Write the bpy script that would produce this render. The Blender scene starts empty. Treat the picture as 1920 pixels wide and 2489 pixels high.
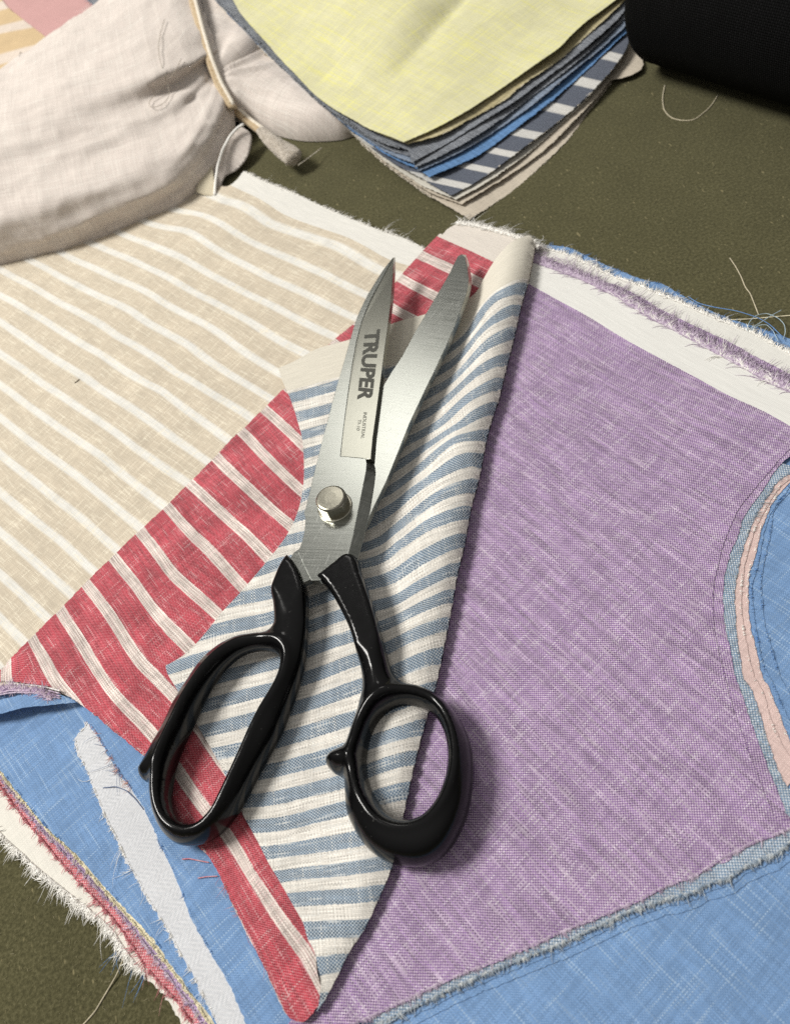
import bpy, bmesh, math, random
import numpy as np
from mathutils import Vector, Matrix, geometry
from mathutils.bvhtree import BVHTree
random.seed(7); rng = np.random.default_rng(7)
SC = bpy.context.scene; COL = SC.collection
MM = 0.001
# ------------------------------------------------------------------ camera
FOV, PITCH, ROLL, CH = 62.0, 54.0, 22.0, 0.250
IW, IH = 1920.0, 2489.0
FPX = 0.5 * IH / math.tan(math.radians(FOV) / 2)
_p, _r = math.radians(PITCH), math.radians(ROLL)
_F = np.array([0, math.cos(_p), -math.sin(_p)]); _R0 = np.array([1., 0, 0]); _U0 = np.array([0, math.sin(_p), math.cos(_p)])
_R = math.cos(_r) * _R0 - math.sin(_r) * _U0; _U = math.sin(_r) * _R0 + math.cos(_r) * _U0
_C = np.array([0, 0, CH])
cd = bpy.data.cameras.new('camera'); cam = bpy.data.objects.new('camera', cd); COL.objects.link(cam)
M = Matrix(((_R[0], _U[0], -_F[0], _C[0]), (_R[1], _U[1], -_F[1], _C[1]), (_R[2], _U[2], -_F[2], _C[2]), (0, 0, 0, 1)))
cam.matrix_world = M
cd.sensor_fit = 'VERTICAL'; cd.sensor_height = 36.0
cd.lens = 18.0 / math.tan(math.radians(FOV) / 2)
cd.clip_start = 0.01; cd.clip_end = 50
cd.dof.use_dof = True; cd.dof.focus_distance = 0.285; cd.dof.aperture_fstop = 16.0
SC.camera = cam; SC.cycles.use_denoising = False
SC.view_settings.view_transform = 'Standard'; SC.view_settings.look = 'None'
SC.view_settings.exposure = 0.12; SC.view_settings.gamma = 1.0
# ------------------------------------------------------------------ room light
wd = bpy.data.worlds.new('World'); SC.world = wd; wd.use_nodes = True
bg = wd.node_tree.nodes['Background']; bg.inputs[1].default_value = 1.0
_t = wd.node_tree; _tc = _t.nodes.new('ShaderNodeTexCoord'); _sx = _t.nodes.new('ShaderNodeSeparateXYZ'); _cr = _t.nodes.new('ShaderNodeValToRGB')
_t.links.new(_tc.outputs['Generated'], _sx.inputs[0]); _t.links.new(_sx.outputs[2], _cr.inputs[0]); _t.links.new(_cr.outputs[0], bg.inputs[0])
_cr.color_ramp.elements[0].position = .0; _cr.color_ramp.elements[0].color = (.07, .067, .06, 1)          # dim walls of the room
_cr.color_ramp.elements[1].position = .95; _cr.color_ramp.elements[1].color = (.38, .37, .355, 1)            # lamplit ceiling

def ray_dir(px, py):
    return _F + _R * (px - IW / 2) / FPX - _U * (py - IH / 2) / FPX
def P(px, py, z=0.0):
    """point of the table-parallel plane at height z seen at photograph position (px, py)"""
    d = ray_dir(px, py); return _C + d * ((z - CH) / d[2])

def lamp(name, pos, target, size, power, col):
    l = bpy.data.lights.new(name, 'AREA'); l.shape = 'DISK'; l.size = size; l.energy = power; l.color = col
    o = bpy.data.objects.new(name, l); COL.objects.link(o); o.location = pos
    o.rotation_euler = (Vector(target) - Vector(pos)).to_track_quat('-Z', 'Y').to_euler(); return o
CEN = P(960, 1244)
LEFT = P(300, 1180) - P(1300, 1260); LEFT /= np.linalg.norm(LEFT)
BACK = np.array([-LEFT[1], LEFT[0], 0]); BACK = BACK if BACK[1] > 0 else -BACK
lamp('ceiling_lamp', CEN + LEFT * 1.45 - BACK * 0.1 + np.array([0, 0, 1.95]), CEN, 0.75, 62.0, (1.0, .975, .925))
_q = P(1010, 1085, .014); _d = _q - _C; _d[2] *= -1; _d /= np.linalg.norm(_d)                                  # the lamp mirrored in the open blade
lamp('second_ceiling_lamp', _q + _d * (1.5 / _d[2]), CEN, 0.45, 2.3, (1.0, .97, .92))

# ------------------------------------------------------------------ photograph tracing tables
REG = {'A': (0, 400, 2.8083), 'B': (500, 400, 2.8083), 'C': (0, 1000, 2.8083), 'D': (400, 900, 2.8083), 'E': (900, 550, 3.37),
       'F': (800, 1000, 3.37), 'G': (400, 1500, 2.8083), 'H': (500, 1889, 2.8083), 'I': (0, 1600, 3.37), 'J': (200, 1989, 3.37),
       'K': (1620, 1050, 3.64), 'L': (1620, 1600, 3.64), 'M': (1250, 550, 2.5149), 'N': (500, 0, 3.0636), 'O': (950, 0, 2.7177),
       'Q': (0, 0, 2.8083), 'S': (640, 560, 2.4267), 'T': (300, 1300, 1.7926), 'U': (760, 1600, 1.4526), 'n': (0, 0, 1.0), 'd': (0, 0, .8776)}
def tr(k, *pts):
    x0, y0, s = REG[k]; return [(x0 + x / s, y0 + y / s) for x, y in pts]
def s2l(*c):
    return tuple((v / 255 / 12.92) if v / 255 <= .04045 else ((v / 255 + .055) / 1.055) ** 2.4 for v in c)

class TPS:
    def __init__(self, xy, v, reg=1e-6):
        xy = np.asarray(xy, float); self.m = xy.mean(0); self.s = xy.std() + 1e-9
        X = (xy - self.m) / self.s; n = len(X); self.X = X
        K = self.k(X, X) + reg * np.eye(n); Pm = np.c_[np.ones(n), X]
        A = np.zeros((n + 3, n + 3)); A[:n, :n] = K; A[:n, n:] = Pm; A[n:, :n] = Pm.T
        self.w = np.linalg.solve(A, np.r_[np.asarray(v, float), 0, 0, 0])
    def k(self, a, b):
        r2 = ((a[:, None] - b[None]) ** 2).sum(-1) + 1e-12; return .5 * r2 * np.log(r2)
    def __call__(self, xy):
        Y = (np.asarray(xy, float).reshape(-1, 2) - self.m) / self.s
        return self.k(Y, self.X) @ self.w[:-3] + np.c_[np.ones(len(Y)), Y] @ self.w[-3:]

def und(xy, a=1.0):
    """gentle rise and fall every cloth lying on the table shares"""
    x, y = xy[:, 0], xy[:, 1]
    return a * MM * (.66 + .28 * np.sin(61 * x + 23 * y + 1) + .24 * np.sin(-37 * x + 83 * y) + .14 * np.sin(140 * x + 95 * y + 2))
def flat(z):
    return lambda xy: z * MM + und(xy)
def zctrl(pts, base=0.0, reg=1e-4, u=1.0):
    xy = [P(px, py, z * MM)[:2] for px, py, z in pts]; t = TPS(xy, [z * MM for *_, z in pts], reg)
    return lambda q: t(q) + und(q, u) + base * MM
def PX(pts, zf):
    """unproject traced points onto a height field"""
    out = []
    for px, py in pts:
        z = 0.0
        for _ in range(12):
            w = P(px, py, z); z = float(zf(w[None, :2])[0])
        out.append(P(px, py, z))
    return np.array(out)

def smooth_line(pts, closed=False, step=.8 * MM):
    """Catmull-Rom through the points (a doubled point is a corner), evenly resampled; pts is (n,2)"""
    pts = [np.asarray(p[:2], float) for p in pts]; n = len(pts); out = []
    segs = n if closed else n - 1
    for i in range(segs):
        p1, p2 = pts[i], pts[(i + 1) % n]
        d = np.linalg.norm(p2 - p1)
        if d < 1e-7: continue
        p0 = pts[i - 1] if (closed or i > 0) else p1; p3 = pts[(i + 2) % n] if (closed or i + 2 < n) else p2
        m1 = (p2 - p0) * .5 if np.linalg.norm(p1 - p0) > 1e-7 else (p2 - p1) * .5
        m2 = (p3 - p1) * .5 if np.linalg.norm(p3 - p2) > 1e-7 else (p2 - p1) * .5
        l1, l2 = np.linalg.norm(m1), np.linalg.norm(m2)
        if l1 > d: m1 = m1 * d / l1
        if l2 > d: m2 = m2 * d / l2
        k = max(1, int(d / step))
        for j in range(k):
            t = j / k; t2, t3 = t * t, t ** 3
            out.append((2 * t3 - 3 * t2 + 1) * p1 + (t3 - 2 * t2 + t) * m1 + (-2 * t3 + 3 * t2) * p2 + (t3 - t2) * m2)
    if not closed: out.append(pts[-1])
    return np.array(out)

def inside(poly, q):
    x, y = q[:, 0], q[:, 1]; c = np.zeros(len(q), bool)
    x1, y1 = poly[:, 0], poly[:, 1]; x2, y2 = np.roll(x1, -1), np.roll(y1, -1)
    for a, b, cc, d in zip(x1, y1, x2, y2):
        if b == d: continue
        m = (b > y) != (d > y); c ^= m & (x < (cc - a) * (y - b) / (d - b) + a)
    return c
def dist_to(poly, q, closed=True):
    a = poly if closed else poly[:-1]; b = np.roll(poly, -1, 0) if closed else poly[1:]
    best = np.full(len(q), 1e9)
    for s in range(0, len(a), 64):
        A, B = a[s:s + 64], b[s:s + 64]; d = B - A; L = (d ** 2).sum(1) + 1e-18
        t = np.clip(((q[:, None] - A) * d).sum(-1) / L, 0, 1)
        best = np.minimum(best, np.sqrt((((A + t[..., None] * d) - q[:, None]) ** 2).sum(-1)).min(1))
    return best
def triangulate(rings, pts):
    vs = [Vector(p) for r in rings for p in r]; ed = []; o = 0
    for r in rings:
        ed += [(o + i, o + (i + 1) % len(r)) for i in range(len(r))]; o += len(r)
    vs += [Vector(p) for p in pts]
    V, _, Fc, *_ = geometry.delaunay_2d_cdt(vs, ed, [], 0, 1e-7)
    V = np.array([v[:] for v in V]); Fc = np.array([f[:] for f in Fc if len(f) == 3])
    cen = V[Fc].mean(1); ok = inside(rings[0], cen)
    for h in rings[1:]: ok &= ~inside(h, cen)
    Fc = Fc[ok]
    a, b, c = V[Fc[:, 0]], V[Fc[:, 1]], V[Fc[:, 2]]
    cr = (b[:, 0] - a[:, 0]) * (c[:, 1] - a[:, 1]) - (b[:, 1] - a[:, 1]) * (c[:, 0] - a[:, 0])
    Fc[cr < 0] = Fc[cr < 0][:, ::-1]
    return V, Fc
def grid_in(poly, s):
    lo, hi = poly.min(0), poly.max(0); X, Y = np.meshgrid(np.arange(lo[0], hi[0], s), np.arange(lo[1], hi[1], s * .866))
    X = X + (np.arange(X.shape[0]) % 2)[:, None] * s * .5
    q = np.c_[X.ravel(), Y.ravel()]; q = q[inside(poly, q)]
    return q[dist_to(poly, q) > s * .45] if len(q) else q

MESHES = {}
def mesh_obj(name, V, F, mat, parent=None, uv=None, smooth=True):
    me = bpy.data.meshes.new(name); me.from_pydata([tuple(v) for v in V], [], [tuple(int(i) for i in f) for f in F]); me.update()
    if uv is not None:
        l = me.uv_layers.new(name='UVMap'); li = np.zeros(len(me.loops), int); me.loops.foreach_get('vertex_index', li)
        l.data.foreach_set('uv', np.asarray(uv, np.float32)[li].ravel())
    if smooth: me.polygons.foreach_set('use_smooth', np.ones(len(me.polygons), bool))
    me.materials.append(mat); o = bpy.data.objects.new(name, me); COL.objects.link(o)
    if parent: o.parent = parent
    MESHES[o.name] = (V, F)
    return o
def tag(o, label, cat, group=None):
    o['label'] = label; o['category'] = cat
    if group: o['group'] = group
    return o
def empty(name, loc, label, cat, group=None):
    o = bpy.data.objects.new(name, None); COL.objects.link(o); o.empty_display_size = .01; o.location = loc
    return tag(o, label, cat, group)
def adopt(child, root):
    child.parent = root; child.matrix_parent_inverse = Matrix.Translation(root.location).inverted()

def dirframe(p1, p2, z=0):
    d = (P(*p2, z) - P(*p1, z))[:2]; d /= np.linalg.norm(d); return P(*p1, z)[:2], d, np.array([-d[1], d[0]])

def sheet(name, outline, zf, mat, uvf=None, frame=None, s=3.2 * MM, rough=.16, thick=.22, step=.8, curl=None, world=None):
    """one piece of cloth: traced outline laid on a height field, with cloth thickness"""
    W = PX(outline, zf) if world is None else world; ring = smooth_line(W, True, step * MM)
    if rough:
        k = len(ring); t = np.roll(ring, -1, 0) - np.roll(ring, 1, 0); t /= np.linalg.norm(t, axis=1)[:, None] + 1e-12
        ring = ring + np.c_[-t[:, 1], t[:, 0]] * (rng.normal(0, 1, k) * rough * MM * .7 + .3 * rough * MM * np.sin(np.arange(k) * .37))[:, None]
    V, Fc = triangulate([ring], grid_in(ring, s)); z = zf(V)
    if curl is not None: z = z + curl(V)
    V3 = np.c_[V, z]
    if uvf: uv = uvf(V)
    else:
        o, a, b = frame; uv = np.c_[(V - o) @ a, (V - o) @ b]
    if thick:
        ed = np.r_[Fc[:, [0, 1]], Fc[:, [1, 2]], Fc[:, [2, 0]]]; key = np.sort(ed, 1); _, inv, cnt = np.unique(key, axis=0, return_inverse=True, return_counts=True)
        be = ed[cnt[inv.ravel()] == 1]; n = len(V3); dn = np.array([0, 0, thick * MM]); a, b = be[:, 0], be[:, 1]; m = len(be)
        VV = np.r_[V3, V3 - dn, V3[a], V3[b], V3[b] - dn, V3[a] - dn]; o = 2 * n; k = np.arange(m)
        FF = [tuple(f) for f in Fc] + [tuple(f) for f in (Fc[:, ::-1] + n)] + [tuple(f) for f in np.c_[o + k, o + 3 * m + k, o + 2 * m + k, o + m + k]]
        ob = mesh_obj(name, VV, FF, mat, uv=np.r_[uv, uv, uv[a], uv[b], uv[b], uv[a]])
    else: ob = mesh_obj(name, V3, Fc, mat, uv=uv)
    return ob

def tubes(name, paths, mat, parent=None, sides=4):
    V, Fc = [], []
    for path, rad in paths:
        path = np.asarray(path, float); n = len(path); rr = np.full(n, rad) if np.isscalar(rad) else np.asarray(rad)
        t = np.gradient(path, axis=0); t /= np.linalg.norm(t, axis=1)[:, None] + 1e-12
        up = np.array([.13, .07, 1.]); a = np.cross(t, up); a /= np.linalg.norm(a, axis=1)[:, None] + 1e-9; b = np.cross(a, t)
        o = len(V)
        for i in range(n):
            for k in range(sides):
                w = 2 * math.pi * k / sides; V.append(path[i] + (a[i] * math.cos(w) + b[i] * math.sin(w)) * rr[i])
        for i in range(n - 1):
            for k in range(sides):
                Fc.append((o + i * sides + k, o + i * sides + (k + 1) % sides, o + (i + 1) * sides + (k + 1) % sides, o + (i + 1) * sides + k))
        Fc.append(tuple(o + k for k in range(sides))[::-1]); Fc.append(tuple(o + (n - 1) * sides + k for k in range(sides)))
    return mesh_obj(name, np.array(V), Fc, mat, parent)

def fringe(parent, line, zf, side, n, lmin, lmax, mat, spread=.5, curl=.5, lift=(.0, .8), rad=.07, inset=.6, zmin=None, lean=0.0):
    """ravelled threads along a cut edge: short curved fibres, one joined part"""
    W = smooth_line(PX(line, zf), False, .5 * MM); paths = []
    tufts = [(random.randrange(1, len(W) - 1), random.gauss(0, .45), random.uniform(.6, 1.5), random.gauss(0, curl)) for _ in range(max(3, n // 11))]
    for _ in range(n):
        tf = random.choice(tufts) if random.random() < .62 else None; i = random.randrange(1, len(W) - 1) if tf is None else min(len(W) - 2, max(1, tf[0] + int(random.gauss(0, 1.3)))); t = W[i + 1] - W[i - 1]; t /= np.linalg.norm(t) + 1e-12
        nn = np.array([-t[1], t[0]]) * side; a = random.gauss(lean, spread) if tf is None else lean + tf[1] + random.gauss(0, spread * .3); d = nn * math.cos(a) + t * math.sin(a)
        L = random.uniform(lmin, lmax) * (1 if random.random() < .85 else 1.7) * MM; c = random.gauss(0, curl) if tf is None else tf[3] + random.gauss(0, curl * .3)
        if tf: L *= tf[2]
        p = W[i] - nn * inset * MM + t * random.uniform(-.2, .2) * MM; z0 = float(zf(p[None])[0]) + random.uniform(-.05, .15) * MM
        lf = random.uniform(*lift) * MM; pts = []; q = p.copy(); k = 5
        for j in range(k):
            s = j / (k - 1); z = z0 + lf * math.sin(s * 2.2)
            if zmin is not None: z = z0 + (max(zmin * MM + float(und(q[None])[0]), z0 - 2.5 * MM * s * s * L / (2 * MM)) - z0) * s + lf * math.sin(s * 2.6)
            pts.append((q[0], q[1], z)); ca, sa = math.cos(c / k), math.sin(c / k)
            d = np.array([d[0] * ca - d[1] * sa, d[0] * sa + d[1] * ca]); q = q + d * L / (k - 1)
        paths.append((pts, [rad * MM, rad * MM, rad * .9 * MM, rad * .7 * MM, rad * .35 * MM]))
    o = tubes('frayed_threads', paths, mat, parent); o['kind'] = 'stuff'; return o

_bv = {}
def hit(names, px, py, lift=0.0):
    """where the sight line through (px, py) meets the named cloths"""
    d = Vector(ray_dir(px, py)).normalized(); best = None
    for nme in names:
        if nme not in _bv: _bv[nme] = BVHTree.FromPolygons([tuple(v) for v in MESHES[nme][0]], [tuple(int(i) for i in f) for f in MESHES[nme][1]])
        h = _bv[nme].ray_cast(Vector(_C), d)
        if h[0] is not None and (best is None or h[3] < best[3]): best = h
    if best is None: return None
    n = best[1] if best[1].dot(d) < 0 else -best[1]
    return np.array(best[0] + n * lift)

# ------------------------------------------------------------------ materials
class NG:
    def __init__(self, name):
        self.mat = bpy.data.materials.new(name); self.mat.use_nodes = True; self.t = self.mat.node_tree
        self.b = self.t.nodes['Principled BSDF']
    def _in(self, sock, v):
        if v is None: return
        if hasattr(v, 'node'): self.t.links.new(v, sock)
        elif isinstance(v, (tuple, list)): sock.default_value = (*v, 1) if len(v) == 3 and sock.type == 'RGBA' else v
        else: sock.default_value = v
    def m(self, op, a, b=None, c=None, clamp=False):
        n = self.t.nodes.new('ShaderNodeMath'); n.operation = op; n.use_clamp = clamp
        for s, v in zip(n.inputs, (a, b, c)): self._in(s, v)
        return n.outputs[0]
    def mix(self, f, a, b, blend='MIX'):
        n = self.t.nodes.new('ShaderNodeMix'); n.data_type = 'RGBA'; n.blend_type = blend
        self._in(n.inputs['Factor'], f); self._in(n.inputs[6], a); self._in(n.inputs[7], b); return n.outputs[2]
    def xyz(self, x, y, z=0.0):
        n = self.t.nodes.new('ShaderNodeCombineXYZ')
        for s, v in zip(n.inputs, (x, y, z)): self._in(s, v)
        return n.outputs[0]
    def noise(self, vec, scale=1.0, detail=1.0, rough=.5, dims='2D'):
        n = self.t.nodes.new('ShaderNodeTexNoise'); n.noise_dimensions = dims
        self._in(n.inputs['Vector'], vec); n.inputs['Scale'].default_value = scale; n.inputs['Detail'].default_value = detail
        n.inputs['Roughness'].default_value = rough; return n.outputs[0]
    def ramp(self, f, stops):
        n = self.t.nodes.new('ShaderNodeValToRGB'); e = n.color_ramp.elements
        while len(e) < len(stops): e.new(.5)
        for q, (p, c) in zip(e, stops): q.position = p
        for q, (p, c) in zip(e, stops): q.color = (*c, 1) if not np.isscalar(c) else (c, c, c, 1)
        self._in(n.inputs[0], f); return n.outputs[0]
    def uv(self):
        n = self.t.nodes.new('ShaderNodeUVMap'); n.uv_map = 'UVMap'; s = self.t.nodes.new('ShaderNodeSeparateXYZ')
        self.t.links.new(n.outputs[0], s.inputs[0]); return s.outputs[0], s.outputs[1], n.outputs[0]
    def obj(self):
        return self.t.nodes.new('ShaderNodeTexCoord').outputs['Object']
    def bump(self, h, strength, dist=.0003):
        n = self.t.nodes.new('ShaderNodeBump'); n.inputs['Strength'].default_value = strength; n.inputs['Distance'].default_value = dist
        self._in(n.inputs['Height'], h); self.t.links.new(n.outputs[0], self.b.inputs['Normal'])
    def set(self, **k):
        for a, v in k.items(): self._in(self.b.inputs[a.replace('_', ' ')], v)
        return self.mat

def sc(c, k): return tuple(min(1, v * k) for v in c)
def weave(name, warp, weft, pitch=.55, wvar=.3, fvar=.3, slub=None, slub_amt=.6, slub_at=.66, blotch=.12, bump=.35,
          period=None, lo=None, lo_cols=None, gap=.55, sl=90., twill=False, spec=.15, sheen=.12, lo_soft=1.0, ssl=1.1, streak=None, ragged=.025):
    """plain or twill cloth: every warp and weft thread has its own tint, slubs and over/under relief. UVs are metres on the cloth."""
    g = NG(name); u0, v0, uvv = g.uv()
    wob = g.noise(uvv, 45, 1); wob2 = g.noise(g.xyz(v0, u0), 52, 1)
    u = g.m('ADD', u0, g.m('MULTIPLY', g.m('SUBTRACT', wob, .5), .0009)); v = g.m('ADD', v0, g.m('MULTIPLY', g.m('SUBTRACT', wob2, .5), .0009))
    us = g.m('DIVIDE', u, pitch * MM); vs = g.m('DIVIDE', v, pitch * MM)
    i = g.m('FLOOR', us); j = g.m('FLOOR', vs); fu = g.m('FRACT', us); fv = g.m('FRACT', vs)
    if twill:
        par = g.m('GREATER_THAN', g.m('MODULO', g.m('ADD', g.m('ADD', g.m('PINGPONG', i, 8), j), 4000), 4), 1.5)
    else:
        par = g.m('GREATER_THAN', g.m('MODULO', g.m('ADD', g.m('ADD', i, j), 4000), 2), .5)
    su = g.m('SINE', g.m('MULTIPLY', fu, math.pi)); sv = g.m('SINE', g.m('MULTIPLY', fv, math.pi))
    hw = g.m('MULTIPLY', su, g.m('MULTIPLY_ADD', sv, .45, .55)); hf = g.m('MULTIPLY', sv, g.m('MULTIPLY_ADD', su, .45, .55))
    h = g.m('ADD', g.m('MULTIPLY', par, hw), g.m('MULTIPLY', g.m('SUBTRACT', 1, par), hf))
    nw = g.noise(g.xyz(g.m('MULTIPLY', i, 5.371), g.m('MULTIPLY', v, sl)), 1, 2); nf = g.noise(g.xyz(g.m('MULTIPLY_ADD', j, 5.173, 77.), g.m('MULTIPLY', u, sl)), 1, 2)
    if period:
        vp = g.m('DIVIDE', v0, period); fr = g.m('FRACT', g.m('ADD', g.m('ADD', vp, g.m('ADD', g.m('MULTIPLY', g.m('SUBTRACT', nf, .5), .04), g.m('MULTIPLY', g.m('SUBTRACT', nw, .5), ragged))), 40.))
    def base(c, k):
        if isinstance(c, list):
            col = g.ramp(fr, c)
            return col
        return g.mix(0.0, c, c)
    bw, bf = base(warp, 0), base(weft, 1)
    def vary(col, n, var):
        f = g.m('MULTIPLY_ADD', g.m('SUBTRACT', n, .5), 3.2, .5, True)
        return g.mix(1.0, col, g.ramp(f, [(0, 1 - var), (1, 1 + var)]), 'MULTIPLY')
    cw, cf = vary(bw, nw, wvar), vary(bf, nf, fvar)
    if slub is not None:
        for k in (0, 1):
            n2 = g.noise(g.xyz(g.m('MULTIPLY_ADD', j if k else i, 9.13, 31.), g.m('MULTIPLY', u if k else v, sl * ssl)), 1, 1)
            f = g.m('MULTIPLY', g.m('MULTIPLY', g.m('SUBTRACT', n2, slub_at), 9., clamp=True), slub_amt * (.45 if (streak and k) else 1.0), clamp=True)
            if k: cf = g.mix(f, cf, slub)
            else: cw = g.mix(f, cw, slub)
    col = g.mix(par, cf, cw)
    sh = g.m('MULTIPLY_ADD', h, 1 - gap, gap)  # shade in the gaps between threads, multiplied into the colour below
    col = g.mix(1.0, col, g.xyz(sh, sh, sh), 'MULTIPLY')
    if blotch:
        bn = g.noise(g.xyz(g.m('MULTIPLY', u, .35), v), 130, 3); bn2 = g.noise(g.xyz(u, g.m('MULTIPLY', v, .35)), 110, 3)
        f = g.m('MULTIPLY', g.m('ADD', bn, bn2), .5)
        if streak: f = g.noise(g.xyz(g.m('MULTIPLY', u, streak), v), 420, 3, .6)
        col = g.mix(1.0, col, g.ramp(f, [(.3, 1 - blotch), (.7, 1 + blotch)]), 'MULTIPLY')
    if lo is not None:
        fine = g.mix(1.0, g.mix(par, lo_cols[1], lo_cols[0]), g.ramp(nf, [(.3, .95), (.7, 1.04)]), 'MULTIPLY')
        fine = g.mix(1.0, fine, g.xyz(sh, sh, sh), 'MULTIPLY')
        col = g.mix(g.m('GREATER_THAN', g.m('ADD', lo, g.m('MULTIPLY', g.m('SUBTRACT', nw, .5), .02 * lo_soft)), vp), col, fine)
    g.bump(h, bump, pitch * MM * .5)
    return g.set(Base_Color=col, Roughness=.9, Specular_IOR_Level=spec, Sheen_Weight=sheen, Sheen_Roughness=.5)

def fibre(name, *cols):
    g = NG(name); n = g.noise(g.obj(), 900, 2, dims='3D')
    st = [(.3 + .4 * k / max(1, len(cols) - 1), c) for k, c in enumerate(cols)] if len(cols) > 1 else [(.3, sc(cols[0], .8)), (.7, sc(cols[0], 1.1))]
    return g.set(Base_Color=g.ramp(n, st), Roughness=.8, Specular_IOR_Level=.2, Sheen_Weight=.2)

def felt():
    g = NG('olive_felt'); o = g.obj()
    n1 = g.noise(o, 900, 4, .7, '3D'); n2 = g.noise(o, 55, 3, .5, '3D'); n3 = g.noise(o, 2600, 2, .6, '3D')
    c = g.ramp(n1, [(.32, s2l(60, 58, 39)), (.5, s2l(79, 76, 52)), (.68, s2l(100, 96, 70))])
    c = g.mix(1, c, g.ramp(n2, [(.3, .92), (.7, 1.07)]), 'MULTIPLY')
    mp = g.t.nodes.new('ShaderNodeMapping'); mp.inputs['Scale'].default_value = (1, .35, 1); mp.inputs['Rotation'].default_value = (0, 0, .5); g.t.links.new(o, mp.inputs[0])
    fl = g.noise(mp.outputs[0], 700, 1, .5, '3D'); f = g.m('MULTIPLY', g.m('SUBTRACT', fl, .70), 14, clamp=True)
    c = g.mix(g.m('MULTIPLY', f, .55), c, s2l(150, 140, 105))
    g.bump(g.m('ADD', n1, n3), .6, .0005)
    return g.set(Base_Color=c, Roughness=.95, Specular_IOR_Level=.1, Sheen_Weight=.25, Sheen_Roughness=.5, Sheen_Tint=(.7, .68, .5, 1))

WHITE = s2l(226, 222, 212)
m_felt = felt()
# ------------------------------------------------------------------ the table
tb = mesh_obj('table_top', np.array([(-1.2, -1.0, 0), (1.2, -1.0, 0), (1.2, 1.6, 0), (-1.2, 1.6, 0)]), [(0, 1, 2, 3)], m_felt, smooth=False)
tb['kind'] = 'structure'; tb['label'] = 'olive green felt covered table top'

def stripe_uv(ctrl, zf, period, along, reg=2e-5):
    """cloth coordinates from the run of its own stripes: v counts stripes, u runs along them"""
    xy, vv = [], []
    for idx, pts in ctrl:
        for w in PX(pts, zf): xy.append(w[:2]); vv.append(idx)
    t = TPS(xy, vv, reg); o, a, b = along
    return (lambda V: np.c_[(V - o) @ a, t(V) * period]), t
def grad_period(t, q):
    e = 1e-4; q = np.asarray(q)[None, :2]; gx = (t(q + [[e, 0]]) - t(q)) / e; gy = (t(q + [[0, e]]) - t(q)) / e
    return float(1 / math.hypot(gx[0], gy[0]))

# ================================================================== beige striped cloth
zb = zctrl([(900, 560, 1.0), (600, 420, 3.2), (520, 480, 2.6), (420, 640, 1.6), (300, 760, 1.4), (700, 700, 1.0), (0, 900, 1.0), (0, 1500, 1.0), (500, 1100, 1.0), (1000, 650, 1.0), (900, 900, .9), (-200, 1200, 1.), (200, 600, 1.2)])
bei = [(0.35, tr('B', (260, 60), (560, 250), (900, 410), (1200, 540), (1450, 640))), (1, tr('B', (110, 240), (430, 400), (900, 560), (1180, 720))), (2, tr('A', (1200, 310), (1400, 350), (1685, 510)) + tr('B', (700, 700), (1100, 890))),
       (3, tr('A', (1020, 400), (1270, 450), (1685, 690)) + tr('B', (700, 890), (1030, 1050))), (4, tr('A', (850, 480), (1130, 590), (1400, 730), (1685, 880)) + tr('B', (870, 1170))),
       (5, tr('A', (680, 560), (900, 650), (1150, 770), (1685, 1060)) + tr('B', (680, 1290))), (6, tr('A', (490, 640), (800, 780), (1100, 930), (1400, 1090), (1685, 1290)) + tr('B', (495, 1420))),
       (7, tr('A', (320, 710), (520, 820), (900, 1000), (1300, 1240), (1685, 1500)) + tr('B', (430, 1590))), (8, tr('A', (120, 780), (400, 940), (800, 1170), (1200, 1420), (1660, 1690))),
       (9, tr('A', (0, 890), (300, 1060), (700, 1300), (1100, 1540), (1290, 1685)) + tr('C', (1550, 190))), (10, tr('A', (0, 1070), (350, 1310), (700, 1540), (930, 1685)) + tr('C', (1400, 330))),
       (11, tr('A', (0, 1290), (300, 1500), (580, 1685)) + tr('C', (900, 230), (1270, 480))), (12, tr('A', (0, 1500), (250, 1685)) + tr('C', (700, 310), (1110, 640))), (13, tr('C', (0, 40), (500, 420), (940, 780))),
       (14, tr('C', (0, 290), (400, 610), (780, 930))), (15, tr('C', (0, 550), (400, 870), (630, 1080))), (16, tr('C', (0, 820), (300, 1080), (480, 1240))), (17, tr('C', (0, 1110), (300, 1390))), (18, tr('C', (0, 1410), (150, 1560)))]
fr_b = dirframe((200, 900), (500, 1090))
uvb, tb_ = stripe_uv(bei, zb, 1.0, fr_b); PB = grad_period(tb_, P(300, 1000)); uvb, _ = stripe_uv(bei, zb, PB, fr_b)
BG, BW = s2l(211, 200, 181), s2l(229, 227, 220)
BGd = s2l(204, 191, 170)
m_beige = weave('beige_striped_linen', [(0, BW), (.10, BW), (.18, BG), (.82, BG), (.90, BW)], [(0, BW), (.10, BW), (.18, BGd), (.82, BGd), (.90, BW)], pitch=.42, wvar=.1, fvar=.12,
                slub=s2l(240, 231, 210), slub_amt=.9, slub_at=.60, ssl=1.1, blotch=.07, period=PB, lo=.62, lo_cols=(BW, BW), gap=.78, bump=.25)
out = tr('B', (262, 44), (262, 44), (400, 110), (600, 190), (800, 285), (1000, 370), (1200, 450), (1350, 500), (1500, 575)) + [(1080, 640), (1000, 800), (830, 1000), (500, 1320), (200, 1600), (0, 1730), (-120, 1760), (-160, 1200), (-160, 760), (-160, 560), (200, 470), (440, 420)] + tr('B', (140, 150))
beige = tag(sheet('striped_cloth', out, zb, m_beige, uvb), 'beige linen cloth with thin white stripes lying flat under the tied bundle', 'cloth')
m_wfib = fibre('white_fibre', s2l(240, 237, 230), s2l(251, 249, 244)); m_cream = fibre('cream_fibre', s2l(222, 205, 165))
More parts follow.
